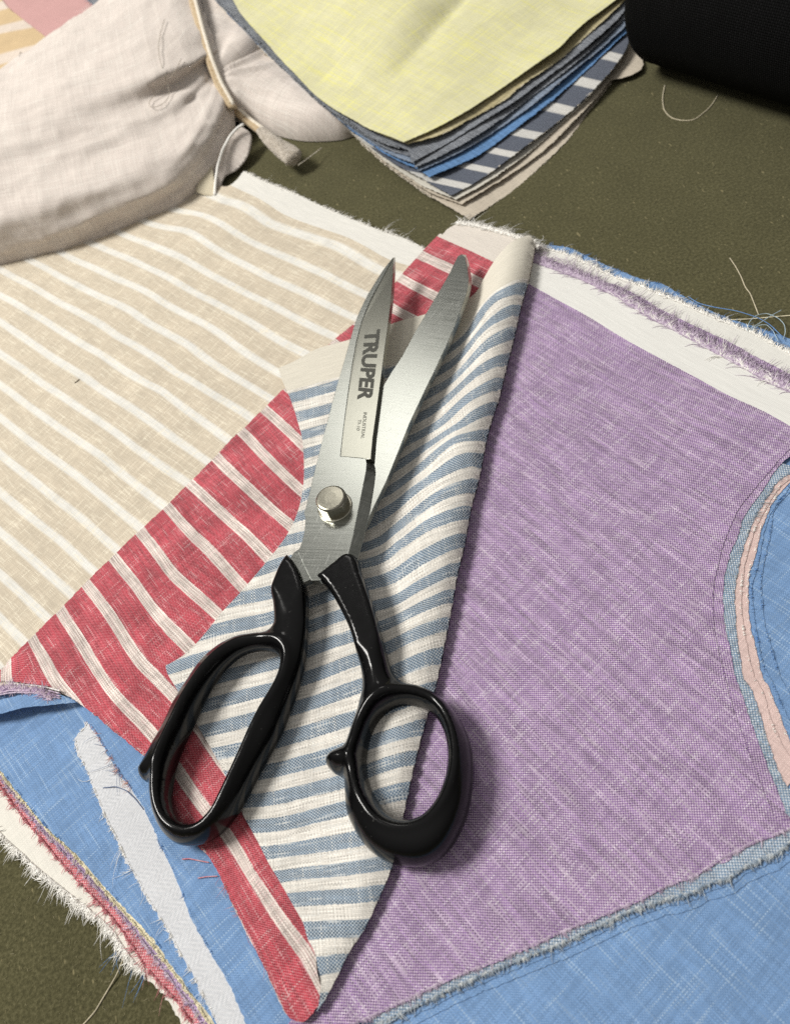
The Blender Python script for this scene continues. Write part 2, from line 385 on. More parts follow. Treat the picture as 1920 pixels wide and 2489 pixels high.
fringe(beige, tr('B', (270, 46), (400, 110), (600, 190), (800, 285), (1000, 370), (1200, 450), (1350, 500), (1500, 575)), zb, 1, 420, .8, 2.6, m_wfib, .6, .8, (0, 1.2), zmin=.2, rad=.1)
fringe(beige, tr('B', (380, 100), (500, 165), (620, 200)), zb, 1, 16, 5, 10, m_wfib, .35, .4, (0, 2.), zmin=.3, lean=-.75, rad=.06)
fringe(beige, tr('B', (1180, 440), (1260, 470), (1340, 500)), zb, 1, 14, 4, 6, m_wfib, .3, .4, (0, 2.), zmin=.3, lean=.5, rad=.07)

# ================================================================== right-hand pile of cut pieces
BLU, BLU2 = s2l(88, 134, 196), s2l(112, 154, 208)
m_blue = weave('sky_blue_linen', s2l(132, 163, 202), s2l(112, 148, 194), pitch=.40, wvar=.16, fvar=.16, slub=s2l(190, 212, 232), slub_amt=.55, slub_at=.64, ssl=.5, blotch=.07, gap=.72)
m_bluef = fibre('blue_fibre', s2l(80, 125, 185), s2l(120, 160, 205))
m_denimf = fibre('chambray_fibre', s2l(108, 132, 156), s2l(208, 210, 208))
fr_p = dirframe((1400, 850), (1800, 1080), 3 * MM)
armB2 = tr('K', (1150, 470), (1092, 530), (960, 680), (925, 850), (910, 960), (870, 1100), (840, 1300), (840, 1450), (870, 1700), (920, 1880), (970, 2050), (1010, 2184)) + tr('L', (1092, 330))
armB1 = tr('K', (1150, 430), (1092, 480), (990, 620), (900, 760), (850, 950), (800, 1200), (758, 1350), (765, 1550), (810, 1850), (870, 2100)) + tr('L', (930, 200), (1040, 450), (1120, 620))
armP2 = tr('K', (1150, 400), (1092, 440), (980, 560), (890, 720), (820, 930), (780, 1100), (740, 1220), (720, 1400), (735, 1700), (790, 1920), (850, 2184)) + tr('L', (900, 250), (990, 480), (1060, 670), (1130, 820))
armP1 = tr('K', (1150, 380), (1080, 420), (1000, 490), (900, 640), (820, 780), (770, 900), (720, 1060), (680, 1250), (660, 1450), (670, 1650), (720, 1950), (780, 2184)) + tr('L', (850, 290), (920, 530), (1000, 720), (1092, 880), (1140, 960))
armD = tr('K', (1150, 330), (1092, 370), (1000, 420), (900, 560), (800, 720), (720, 900), (660, 1100), (620, 1280), (600, 1450), (610, 1700), (640, 1950), (680, 2184)) + tr('L', (740, 250), (830, 520), (890, 720), (960, 930), (1040, 1100), (1110, 1170))
armV2 = tr('K', (1150, 180), (1050, 240), (960, 340), (800, 580), (690, 740), (620, 930), (560, 1080), (510, 1280), (495, 1450), (510, 1700), (560, 1920), (610, 2184)) + tr('L', (650, 290), (760, 600), (860, 880), (960, 1130), (1050, 1360), (1110, 1440))
armV1 = tr('K', (1150, 120), (1010, 225), (880, 380), (760, 520), (650, 660), (560, 830), (500, 1000), (440, 1220), (410, 1420), (410, 1600), (430, 1800), (470, 2000), (520, 2184)) + tr('L', (540, 290), (640, 590), (740, 880), (800, 1020), (880, 1250), (945, 1385))
# base blue
botE = [(2050, 2600), (1500, 2620), (600, 2620)]
topBlue = tr('M', (100, 112), (180, 113), (330, 130), (500, 210), (650, 275), (800, 330), (920, 360), (1000, 410), (1130, 480), (1250, 540), (1420, 600), (1550, 640), (1685, 690), (1850, 760))
blue0 = tag(sheet('blue_cloth', topBlue + [(2100, 950), (2110, 1250), (2110, 1550), (2110, 1850), (2110, 2150), (2110, 2400)] + botE + [(760, 2460), (900, 2100), (1100, 1400), (1230, 800)], flat(.5), m_blue, frame=fr_p, s=6 * MM), 'sky blue linen sheet at the bottom of the right-hand pile, filling the lower right corner', 'cloth')
fringe(blue0, topBlue, flat(.5), 1, 160, .6, 2.2, m_bluef, .6, .7, (0, .7), zmin=.15)
def pile_sheet(name, arm, z, mat, label, low, thick=.22, right_low=None, cat='cloth'):
    o = tag(sheet(name, arm + (right_low or []) + low + [(1150, 2000), (1250, 1300), (1500, 1000)], flat(z), mat, frame=fr_p, s=6 * MM, thick=thick), label, cat); fringe(o, arm[1:-1], flat(z), 1, 150, .2, .7, {'pink_cut_piece': m_wfib}.get(name, m_bluef if 'blue' in name else m_denimf), .5, .5, (-.1, .15), rad=.08, zmin=z + .4); return o
edge_d = tr('L', (1150, 1600), (1092, 1640), (960, 1740), (870, 1770), (700, 1850), (560, 1945), (350, 2010), (200, 2095), (0, 2135)) + tr('U', (1100, 905), (900, 1000), (700, 1080), (500, 1165), (330, 1250), (200, 1310))
edge_b1 = [(x + 8, y + 36) for x, y in edge_d]; edge_b2 = [(x + 4, y + 16) for x, y in edge_d]
pile_sheet('blue_cut_piece', armB2, .75, m_blue, 'blue linen cut piece with the lowest curved armhole edge in the right-hand pile', [(2020, 2000)] + edge_b1)
pile_sheet('blue_cut_piece', armB1, 1.0, m_blue, 'blue linen cut piece whose armhole edge touches the pink layers', [(2020, 2000)] + edge_b2)
m_pink = weave('pale_pink_linen', s2l(226, 202, 196), s2l(218, 190, 184), pitch=.42, wvar=.12, fvar=.12, blotch=.05, gap=.7)
pile_sheet('pink_cut_piece', armP2, 1.25, m_pink, 'pale pink cut piece, lower of the two pink layers at the armhole curve', [(1960, 1850), (1850, 1960), (1500, 2050)])
pile_sheet('pink_cut_piece', armP1, 1.5, m_pink, 'pale pink cut piece, upper of the two pink layers, next to grey denim', [(1960, 1850), (1850, 1960), (1500, 2050)])
m_denim = weave('grey_blue_chambray', s2l(196, 204, 212), s2l(108, 134, 162), pitch=.5, wvar=.25, fvar=.3, slub=s2l(200, 205, 200), slub_amt=.4, blotch=.12, gap=.6)
den = pile_sheet('chambray_cut_piece', armD, 1.75, m_denim, 'grey blue chambray cut piece showing as a frayed band under the purple cloth', tr('L', (1150, 1250)) + edge_d)
fringe(den, edge_d, flat(1.75), 1, 1500, .5, 1.7, m_denimf, .5, .6, (-.1, .4), zmin=1.2, rad=.12)
fringe(den, armD[:6], flat(1.75), 1, 60, .8, 2.4, m_denimf, .9, .9, (0, .8), rad=.07)
# white cloth + purple pieces
m_white = weave('white_selvedge_cloth', s2l(234, 232, 226), s2l(230, 229, 222), pitch=.46, wvar=.05, fvar=.05, blotch=.02, gap=.74)
topW = tr('M', (60, 120), (130, 125), (300, 165), (450, 230), (600, 305), (760, 360), (900, 420), (1000, 460), (1150, 530), (1300, 590), (1450, 650), (1600, 730), (1685, 780), (1850, 860))
whitec = tag(sheet('white_cloth', topW + [(2000, 1000), (1900, 1030), (1500, 850), (1240, 760)], flat(1.4), m_white, frame=fr_p, s=5 * MM), 'white cloth whose ravelled edge shows beyond the lilac fringe, above the blue', 'cloth')
fringe(whitec, topW, flat(1.4), 1, 1800, .9, 3.4, m_wfib, .5, .6, (0, .9), zmin=.6, lean=-.5, rad=.12)
fringe(whitec, topW, flat(1.4), 1, 44, 3, 6, m_wfib, .5, .6, (0, 2.), zmin=.6, lean=-.6, rad=.08)
topL = tr('M', (60, 155), (120, 170), (300, 235), (460, 308), (640, 368), (800, 450), (900, 510), (1100, 610), (1300, 700), (1500, 810), (1685, 905), (1850, 990))
selT = tr('M', (50, 195), (130, 225), (400, 325), (620, 432), (800, 545), (1000, 650), (1200, 760), (1400, 868), (1550, 955), (1685, 1015), (1850, 1095))
selB = tr('M', (40, 350), (90, 375), (300, 470), (480, 570), (640, 670), (800, 760), (950, 840), (1100, 920), (1300, 1030), (1500, 1120), (1685, 1215), (1850, 1300))
zp1 = flat(2.25)
PUR = dict(pitch=.46, wvar=.15, fvar=.36, slub=s2l(232, 221, 230), slub_amt=.75, slub_at=.60, gap=.74, bump=.35, ssl=1.5, streak=.12)
LIL = s2l(200, 181, 201); VIO = s2l(121, 88, 141); SW = s2l(234, 233, 228)
sel_w = float(np.mean(dist_to(smooth_line(PX(selB, zp1), False), PX(selT[2:-2], zp1)[:, :2], False)))
selc = [(0.0, selT), (1.0, selB)]
_, _, nb = fr_p; sgn = 1.0
far = [(k, [(px, py)]) for k, px, py in ()]
q0 = PX(selT[2:-2], zp1)[:, :2]; q1 = PX(selB[2:-2], zp1)[:, :2]
if ((q1.mean(0) - q0.mean(0)) @ nb) < 0: sgn = -1.0
def uvp(V):
    pts = np.r_[q0, q1, q0 + nb * sgn * .06, q0 + nb * sgn * .16, q0 - nb * sgn * .03]; val = np.r_[np.zeros(len(q0)), np.full(len(q1), sel_w), np.full(len(q0), .06), np.full(len(q0), .16), np.full(len(q0), -.03)]
    t = TPS(pts, val, 1e-4); o, a, b = fr_p; return np.c_[(V - o) @ a, t(V)]
m_purple = weave('purple_linen', [(0, LIL), (1, LIL)], [(0, VIO), (1, VIO)], blotch=.17, sl=70., period=1.0, lo=sel_w, lo_cols=(SW, SW), lo_soft=.02, **PUR)
low_v = tr('L', (1150, 1470), (1092, 1510), (960, 1570), (800, 1625), (640, 1705), (450, 1805), (250, 1935), (0, 2025)) + tr('U', (1100, 880), (900, 962), (700, 1050), (500, 1130), (350, 1200), (170, 1285), (60, 1330))
m_purple2 = weave('purple_linen_lower', LIL, VIO, blotch=.2, sl=70., **PUR)
v2 = tag(sheet('purple_cut_piece', topL + [(2000, 1010)] + armV2 + tr('L', (1110, 1480)) + low_v[2:6] + [(1400, 1800), (1300, 1200), (1240, 760)], flat(2.0), m_purple2, frame=fr_p, s=5 * MM), 'purple linen cut piece just below the top one, seen at armhole and fringe', 'cloth')
v1 = tag(sheet('purple_cloth', selT + [(2000, 1080)] + armV1 + armV1[-1:] + tr('L', (1000, 1420), (1150, 1440)) + low_v + [(690, 2540), (780, 2300), (930, 1800), (1060, 1350), (1170, 800), (1230, 660)], zp1, m_purple, uvp, s=3.5 * MM), 'large purple slubbed linen cloth with white selvedge, right of the scissors', 'cloth')
m_lilf = fibre('lilac_fibre', s2l(160, 138, 166), s2l(214, 202, 214))
fringe(v1, selT, zp1, 1, 3800, 2.4, 6.0, m_lilf, .45, .9, (-.05, .6), rad=.13, inset=.2, lean=-.45, zmin=2.15)
fringe(v1, selT[3:], zp1, 1, 420, 2.0, 5.0, m_wfib, .7, 1.2, (.0, .8), rad=.11, inset=.2, lean=-.3, zmin=2.15)
fringe(v1, low_v, zp1, 1, 1400, .4, 1.3, m_lilf, .5, .4, (-.1, .1), rad=.1, zmin=1.9)
fringe(v1, armV1[1:], zp1, 1, 160, .2, .6, m_lilf, .5, .4, (-.2, .05), rad=.07, zmin=2.1)

# ================================================================== lower-left pile
zl = lambda z: zctrl([(0, 1800, z), (300, 2000, z), (500, 2400, z), (250, 1750, z + .6), (700, 2489, z), (100, 1700, z), (0, 2100, z), (0, 1500, z), (900, 2000, z)])
zE = {k: flat(v) for k, v in dict(w=.4, r=.65, v=.9, y=1.15, b=1.4, t=1.7, u=1.95).items()}
e_w = tr('I', (-100, 1330), (0, 1440), (100, 1540), (200, 1625), (260, 1690)) + tr('J', (90, 790), (230, 910), (330, 1060), (420, 1180), (520, 1290), (660, 1440), (800, 1640), (900, 1800))
e_r = tr('I', (-100, 930), (20, 1075), (130, 1235), (250, 1385), (380, 1535), (470, 1650)) + tr('J', (150, 720), (280, 870), (390, 1030), (490, 1180), (600, 1320), (690, 1420), (790, 1530), (890, 1680), (980, 1820))
e_v = tr('I', (-100, 880), (0, 990), (80, 1090), (180, 1210), (300, 1370), (420, 1500), (540, 1620)) + tr('J', (100, 560), (230, 700), (350, 840), (470, 990), (570, 1120), (680, 1270), (790, 1420), (880, 1540), (980, 1690), (1060, 1820))
e_y = tr('I', (-100, 840), (0, 945), (90, 1060), (200, 1190), (320, 1340), (440, 1470), (580, 1590)) + tr('J', (60, 470), (180, 600), (300, 740), (420, 870), (520, 990), (630, 1120), (730, 1260), (840, 1400), (930, 1520), (1030, 1685), (1100, 1820))
e_b = tr('I', (-100, 800), (0, 905), (60, 985), (150, 1100), (250, 1225), (350, 1350), (450, 1450), (580, 1560), (660, 1640)) + tr('J', (200, 580), (330, 715), (440, 835), (540, 945), (640, 1065), (710, 1180), (810, 1310), (900, 1440), (1000, 1555), (1090, 1690), (1150, 1820))
back_l = [(760, 2540), (650, 2200), (400, 1850), (200, 1740), (-60, 1720)]
fr_l = dirframe((150, 1850), (480, 2350))
m_wr = weave('raw_white_cotton', s2l(232, 229, 219), s2l(228, 224, 214), pitch=.4, wvar=.06, fvar=.06, blotch=.03, gap=.82)
wcl = tag(sheet('white_cloth', e_w + back_l, zE['w'], m_wr, frame=fr_l, s=6 * MM, rough=.35), 'white cloth with ragged edge at the bottom of the lower-left pile, lying on felt', 'cloth')
fringe(wcl, e_w[:-3], zE['w'], -1, 1300, .8, 3.0, m_wfib, .55, .9, (0, .8), zmin=.5, rad=.13)
fringe(wcl, e_w[3:-4], zE['w'], -1, 40, 3, 7, m_wfib, .35, .6, (0, .8), zmin=.15, rad=.08, lean=.5)
fringe(wcl, e_w[6:-3], zE['w'], -1, 8, 7, 13, m_bluef, .3, .4, (0, .8), zmin=.15, rad=.07, lean=.6)
REDd, REDl = s2l(196, 52, 72), s2l(214, 108, 118)
m_red_plain = weave('red_linen', s2l(224, 170, 172), s2l(198, 96, 106), pitch=.5, blotch=.15)
m_redf = fibre('red_fibre', s2l(192, 84, 98), s2l(230, 178, 180)); m_pinkf = fibre('lilac_pink_fibre', s2l(222, 206, 214), s2l(170, 145, 180))
rcl = tag(sheet('red_cloth', e_r + back_l, zE['r'], m_red_plain, frame=fr_l, s=6 * MM), 'red cloth showing only a frayed red edge above the white one at lower left', 'cloth')
fringe(rcl, e_r, zE['r'], -1, 600, .5, 1.7, m_redf, .7, .9, (0, .9), zmin=.8, rad=.12); fringe(rcl, e_r[-9:], zE['r'], -1, 14, 3, 8, m_redf, .4, .5, (0, .6), zmin=.2, rad=.07, lean=.8)
m_lav = weave('lavender_linen', s2l(200, 182, 205), s2l(160, 132, 175), pitch=.5, blotch=.1)
lcl = tag(sheet('lavender_cloth', e_v + back_l, zE['v'], m_lav, frame=fr_l, s=6 * MM), 'lavender cloth showing a thin frayed edge between red and yellow layers', 'cloth')
fringe(lcl, e_v, zE['v'], -1, 900, .4, 1.4, m_pinkf, .8, 1., (0, .6), zmin=1.0, rad=.12)
m_yell = weave('cream_yellow_linen', s2l(230, 221, 192), s2l(225, 214, 182), pitch=.45, blotch=.05)
m_yelf = fibre('cream_yellow_fibre', s2l(222, 210, 170), s2l(236, 228, 204))
ycl = tag(sheet('cream_cloth', e_y + back_l, zE['y'], m_yell, frame=fr_l, s=6 * MM), 'cream yellow cloth showing a thin frayed edge just outside the blue one', 'cloth')
fringe(ycl, e_y, zE['y'], -1, 700, .3, 1.1, m_yelf, .7, .8, (0, .5), zmin=1.2, rad=.12)
bl = tag(sheet('blue_cloth', e_b + [(760, 2600), (720, 2400), (600, 2100), (420, 1900), (330, 1800), (250, 1720), (150, 1690), (-60, 1680)], zE['b'], m_blue, frame=fr_l, s=4 * MM), 'sky blue linen cloth at left edge, left of the white twill strip', 'cloth')
fringe(bl, e_b, zE['b'], -1, 150, .4, 1.1, m_bluef, .5, .5, (0, .3), zmin=1.2, rad=.07)
tw_l = tr('I', (715, 525), (680, 580), (640, 615), (617, 680), (640, 780), (700, 900), (760, 1050), (820, 1200), (870, 1320), (940, 1450), (990, 1560), (1030, 1650)) + tr('J', (430, 470), (520, 640), (640, 830), (720, 960), (790, 1100), (880, 1250), (970, 1420), (1030, 1540), (1100, 1685), (1170, 1830))
tw_r = tr('I', (720, 520), (800, 640), (880, 780), (980, 950), (1080, 1080), (1180, 1230), (1260, 1400), (1330, 1580)) + tr('J', (620, 170), (700, 340), (770, 500), (830, 650), (900, 830), (980, 980), (1080, 1150), (1160, 1280), (1240, 1440), (1310, 1600), (1340, 1685), (1400, 1830))
m_twill = weave('white_herringbone_twill', s2l(228, 229, 232), s2l(218, 220, 224), pitch=.42, wvar=.06, fvar=.06, blotch=.03, gap=.62, twill=True)
tw = tag(sheet('twill_strip', tw_l + tw_l[-1:] + [(x + 14, y - 6) for x, y in tw_r[::-1]], zE['t'], m_twill, frame=dirframe((300, 1950), (560, 2460)), s=3.5 * MM, rough=.3), 'white herringbone twill strip with ravelled edges across the blue cloth', 'cloth strip')
fringe(tw, tw_l, zE['t'], -1, 420, .4, 1.4, m_wfib, .5, .5, (-.1, .4), zmin=1.5, rad=.07)
fringe(tw, tw_l[3:], zE['t'], -1, 22, 2.5, 6, m_wfib, .5, .8, (0, 1.), zmin=1.55, rad=.06, lean=.2)
bu = tag(sheet('blue_cloth', [(x, y) for x, y in tw_r] + [(780, 2560), (740, 2300), (640, 2050), (560, 1900), (480, 1820), (380, 1790), (300, 1730), (240, 1690), (215, 1700)], zE['u'], m_blue, frame=fr_l, s=4 * MM), 'sky blue linen band between the white twill strip and the red striped cloth', 'cloth')
fringe(bu, tw_r, zE['u'], -1, 160, .3, 1.0, m_bluef, .5, .4, (-.1, .3), rad=.06, zmin=1.75)
fringe(bu, tr('I', (760, 560), (880, 780), (1080, 1080)), zE['u'], -1, 16, 2.5, 6, fibre('slate_fibre', s2l(105, 125, 160)), .7, .9, (0, .8), rad=.07, zmin=1.9)
fringe(bu, tr('I', (700, 520), (800, 640), (980, 950), (1080, 1080)), zE['u'], -1, 90, .5, 2.2, fibre('rust_fibre', s2l(205, 130, 125), s2l(225, 195, 180)), .9, .9, (0, .4), rad=.06, zmin=1.75)

fold_px = tr('E', (1345, 165), (1330, 280), (1290, 480), (1240, 650), (1180, 920), (1110, 1200), (1050, 1450)) + tr('F', (1360, 0), (1290, 250), (1230, 560), (1170, 780), (1110, 1100), (1050, 1350), (990, 1685)) + tr('T', (1360, 660), (1320, 800), (1270, 990), (1215, 1240)) + tr('H', (1345, 280), (1270, 610), (1180, 830), (1080, 1040), (980, 1190), (900, 1350), (810, 1520), (755, 1600))
z0 = zctrl([(690, 900, 2.6), (740, 1100, 4.2), (700, 1250, 4.4), (420, 1630, 4.4), (520, 1900, 5.0), (650, 2150, 5.2), (770, 2420, 5.4), (900, 2100, 5.6), (1000, 1700, 5.6), (1100, 1300, 5.8), (1200, 900, 5.6), (1050, 770, 4.2), (1200, 640, 5.6), (1290, 600, 5.8), (800, 1400, 5.0), (850, 1000, 4.0), (900, 800, 3.2)], u=.5)
# ================================================================== red striped flap
zr = zctrl([(0, 1600, 2.6), (200, 1420, 1.8), (400, 1230, 1.8), (600, 1030, 1.9), (850, 790, 2.0), (1030, 640, 2.2), (1110, 560, 3.0), (1250, 600, 4.8), (1200, 800, 4.6), (700, 1150, 3.6), (500, 1450, 3.6), (250, 1650, 3.6), (330, 1800, 3.9), (450, 2000, 4.2), (600, 2250, 4.3), (720, 2470, 4.6), (800, 2300, 4.8), (600, 1800, 4.6), (900, 1600, 4.8), (1000, 1200, 4.8), (130, 1690, 3.6), (0, 1660, 3.2)], u=.6)
zr_raw = zr
zr = lambda q: np.maximum(np.minimum(zr_raw(q), z0(q) - .8 * MM), 1.9 * MM)
redc = [(0, tr('D', (700, 280), (830, 400), (935, 500))), (1, tr('D', (540, 430), (740, 640), (930, 820))), (2, tr('D', (350, 590), (600, 830), (860, 1060))), (3, tr('D', (170, 770), (450, 1030), (710, 1280))),
        (4, tr('D', (20, 930), (300, 1220), (540, 1490))), (5, tr('C', (960, 820), (1180, 1110), (1493, 1389))), (6, tr('C', (780, 1000), (940, 1200), (1280, 1600))), (7, tr('C', (590, 1180), (840, 1530)) + tr('I', (1130, 0), (1480, 370))),
        (8, tr('C', (410, 1350), (570, 1600)) + tr('I', (740, 0), (900, 250), (1280, 660)) + tr('G', (100, 1060), (300, 1340)) + tr('H', (150, 400), (300, 650), (500, 960), (700, 1230), (790, 1390))),
        (9, tr('C', (225, 1560), (300, 1685)) + tr('I', (470, 200), (610, 360))), (10, tr('I', (55, 0), (55, 190))), (9.02, tr('H', (20, 560), (160, 820))),
        (-7, tr('E', (420, 240), (660, 350))), (-6, tr('E', (240, 420), (520, 570))), (-5, tr('E', (215, 690), (300, 735))), (-7.72, tr('E', (575, 100), (780, 190), (1030, 310)))]
redc = [(k, p) for k, p in redc if k != 9.02]
redc.append((8.85, tr('H', (150, 800), (330, 1160), (540, 1600))))
fr_r = dirframe((450, 1300), (620, 1470), 3 * MM)
_, tr_ = stripe_uv(redc, zr, 1.0, fr_r, 4e-5); PR = grad_period(tr_, P(450, 1350)); uvr, _ = stripe_uv(redc, zr, PR, fr_r, 4e-5)
RW, RWd = s2l(228, 216, 208), s2l(196, 178, 170); RA, RB = s2l(204, 120, 127), s2l(168, 44, 60)
rs = lambda c: [(0, RW), (.03, RW), (.035, RWd), (.05, RWd), (.055, RW), (.08, RW), (.085, RWd), (.1, RWd), (.105, RW), (.145, RW), (.16, c), (.84, c), (.855, RW), (.9, RW), (.905, RWd), (.92, RWd), (.925, RW), (.96, RW), (.965, RWd), (.98, RWd), (.985, RW)]
m_red = weave('red_striped_linen', rs(RA), rs(RB), pitch=.44, wvar=.2, fvar=.45, slub=s2l(238, 200, 200), slub_amt=.6, slub_at=.64, blotch=.24, period=PR, lo=-7.74, lo_cols=(s2l(228, 220, 210), s2l(228, 220, 210)), gap=.66, sl=80.)
red_ul = tr('C', (75, 1685), (250, 1510), (430, 1330), (610, 1145), (740, 1020), (920, 845), (1100, 680), (1280, 500), (1440, 340), (1580, 190), (1685, 95)) + tr('D', (790, 150)) + [(740, 900)] + tr('B', (870, 1200), (1000, 1095), (1290, 805), (1380, 700), (1500, 570), (1600, 470)) + tr('E', (590, 70), (640, 15))
red_top = [(1115, 545), (1160, 552), (1220, 568), (1290, 592)]
red_ll = tr('H', (640, 1668), (600, 1655), (555, 1635), (540, 1610), (420, 1340), (330, 1160), (210, 930), (150, 790), (90, 660), (20, 540)) + tr('I', (1490, 1400), (1340, 1000), (1210, 830), (1050, 690), (900, 570), (760, 450), (650, 370), (540, 300), (430, 240), (300, 215), (100, 190), (0, 190))
red = tag(sheet('striped_cloth', [(-40, 1665), (-40, 1650), (5, 1625)] + red_ul + red_top + [(1260, 640), (1190, 900), (1090, 1300), (990, 1650), (850, 1990), (770, 2330)] + tr('H', (800, 1500), (745, 1590), (700, 1645)) + red_ll, zr, m_red, uvr, s=3 * MM), 'red linen cloth with off-white stripes partly covered by the blue striped flap', 'cloth')
fringe(red, red_top + [(1310, 605)], zr, 1, 1700, 1.8, 5.5, m_wfib, .5, .7, (0, 1.8), rad=.12, zmin=.6, lean=-.5)
fringe(red, red_ll[4:-6], zr, 1, 110, .4, 1.4, m_wfib, .6, .6, (0, .4), rad=.05, zmin=3.); fringe(red, red_ll[4:12], zr, 1, 26, 1.5, 5, m_redf, .6, .8, (0, .8), rad=.05, zmin=3.2)
fringe(red, red_ul[11:16], zr, 1, 40, .3, 1.0, m_redf, .6, .6, (0, .3), rad=.05)

# ================================================================== blue and white striped flap
fold_w = smooth_line(PX(fold_px, z0), False, 1 * MM)
fa = np.linspace(0, 1, len(fold_w))
def ridge(V):
    best = np.full(len(V), 1e9); arg = np.zeros(len(V), int)
    for s in range(0, len(fold_w), 50):
        d = np.sqrt(((V[:, None] - fold_w[None, s:s + 50]) ** 2).sum(-1)); k = d.argmin(1); m = d.min(1)
        up = m < best; best[up] = m[up]; arg[up] = k[up] + s
    f = fa[arg]; t = best / MM
    amp = np.interp(f, [0, .08, .3, .5, .65, .85, 1], [5.0, 6.5, 6.5, 5.5, 3.6, 2.6, .5])
    crest = np.exp(-((t - 8) / np.where(t < 8, 9., 10.)) ** 2)
    valley = -.25 * np.exp(-((t - 30) / 10) ** 2) * np.interp(f, [0, .1, .5, .7], [.6, 1, 1, 0])
    r = 3.2; roll = np.where(t < r, r * (np.sqrt(np.clip(1 - (1 - np.minimum(t, r) / r) ** 2, 0, 1)) - 1), 0) * np.interp(f, [0, .7, 1], [1, .8, .3])
    return (amp * crest + valley + roll) * MM
zbl = lambda q: z0(q) + ridge(q)
bls = [(0, tr('E', (1270, 510), (1120, 540), (1000, 600), (900, 720), (820, 860), (720, 960)) + tr('B', (590, 1590), (730, 1555), (880, 1510))), (1, tr('E', (1215, 695), (1060, 740), (930, 830), (850, 920), (740, 1060), (610, 1160)) + tr('D', (905, 320), (1100, 270))),
       (2, tr('E', (1180, 885), (1050, 920), (930, 990), (830, 1090), (700, 1230), (530, 1345)) + tr('D', (950, 440), (1090, 400))), (3, tr('E', (1130, 1090), (980, 1130), (850, 1210), (750, 1300), (620, 1420), (470, 1530)) + tr('D', (955, 570), (1060, 540))),
       (4, tr('E', (1070, 1290), (920, 1340), (780, 1420), (680, 1510), (560, 1620)) + tr('D', (955, 710), (1020, 685))), (5, tr('E', (1010, 1490), (850, 1550), (720, 1640)) + tr('F', (570, 440)) + tr('D', (940, 870), (980, 840))),
       (6, tr('F', (1310, 170), (1050, 220), (900, 320), (770, 440), (620, 560), (490, 650)) + tr('D', (910, 1000), (945, 985))), (7, tr('F', (1250, 400), (1000, 450), (850, 540), (700, 640), (520, 790), (400, 865)) + tr('D', (815, 1165), (930, 1140))),
       (8, tr('F', (1200, 605), (950, 670), (800, 760), (600, 920), (440, 1050), (285, 1115)) + tr('D', (690, 1350), (800, 1315))), (9, tr('F', (1150, 830), (900, 890), (760, 955), (560, 1100), (400, 1215), (255, 1250)) + tr('D', (520, 1555), (740, 1510))),
       (10, tr('F', (1095, 1060), (870, 1145), (700, 1240), (520, 1355), (340, 1410)) + tr('G', (350, 90), (700, 15))), (11, tr('F', (1040, 1290), (850, 1370), (700, 1450), (560, 1540), (390, 1590)) + tr('G', (30, 350), (320, 265), (1080, 30))),
       (12, tr('F', (1005, 1505), (850, 1560), (600, 1680)) + tr('G', (85, 500), (200, 460), (450, 390), (770, 310), (1080, 195))), (13, tr('G', (300, 600), (750, 485), (1080, 375), (1280, 300))), (14, tr('G', (300, 770), (640, 685), (1080, 560), (1300, 480))),
       (15, tr('G', (345, 935), (530, 900), (850, 820), (1080, 752), (1290, 690))), (16, tr('G', (430, 1090), (700, 1055), (1080, 960), (1240, 905), (1430, 850), (1620, 790))), (17, tr('G', (660, 1250), (1080, 1160), (1230, 1120), (1400, 1045), (1620, 970))),
       (18, tr('G', (580, 1430), (1080, 1340), (1240, 1300), (1420, 1240), (1620, 1190))), (19, tr('H', (400, 520), (700, 480), (1030, 425))), (20, tr('H', (500, 680), (850, 640), (1200, 590))), (21, tr('H', (590, 835), (850, 815), (1150, 790))),
       (22, tr('H', (690, 1050), (1050, 1035))), (23, tr('H', (780, 1290), (930, 1265)))]
fr_bl = dirframe((480, 1750), (900, 1660), 5 * MM)
_, tbl = stripe_uv(bls, zbl, 1.0, fr_bl); PBL = grad_period(tbl, P(700, 1800, .005)); uvbl, _ = stripe_uv(bls, zbl, PBL, fr_bl)
CW, CB, CBd = s2l(234, 230, 222), s2l(186, 195, 202), s2l(96, 117, 138)
m_bls = weave('blue_white_striped_linen', [(0, CB), (.25, CB), (.27, CW), (.73, CW), (.75, CB)], [(0, CBd), (.25, CBd), (.27, s2l(233, 227, 217)), (.73, s2l(233, 227, 217)), (.75, CBd)], pitch=.5, wvar=.14, fvar=.34, slub=s2l(236, 236, 231), slub_amt=.7, slub_at=.62, blotch=.09,
               period=PBL, ragged=.07, lo=-.4, lo_cols=(s2l(228, 222, 206), s2l(230, 224, 210)), gap=.66, sl=80.)
bl_left = tr('H', (790, 1400), (770, 1300), (750, 1200), (700, 1100), (670, 1000), (600, 880), (520, 740), (430, 590), (370, 470), (300, 340), (250, 250)) + tr('G', (520, 1290), (430, 1110), (330, 920), (220, 730), (130, 570), (70, 470), (20, 385), (5, 330), (5, 330), (140, 250), (240, 150), (330, 40)) + tr('D', (380, 1660), (510, 1520), (690, 1310), (840, 1110), (920, 920), (950, 720), (940, 480), (900, 320), (860, 200), (800, 60)) + tr('B', (495, 1385), (495, 1385))
bl_top = tr('B', (600, 1340), (770, 1250), (1000, 1185)) + tr('E', (200, 785), (430, 720), (700, 640), (860, 560), (940, 440), (1020, 330), (1130, 230), (1240, 160), (1310, 130))
blf = tag(sheet('striped_flap', None, zbl, m_bls, uvbl, s=2.2 * MM, rough=.015, world=np.r_[PX(fold_px, z0), PX(tr('H', (765, 1570)) + bl_left + bl_top, lambda q: z0(q) + .3 * MM)]), 'folded-over flap of blue and white striped linen under the scissors', 'cloth')
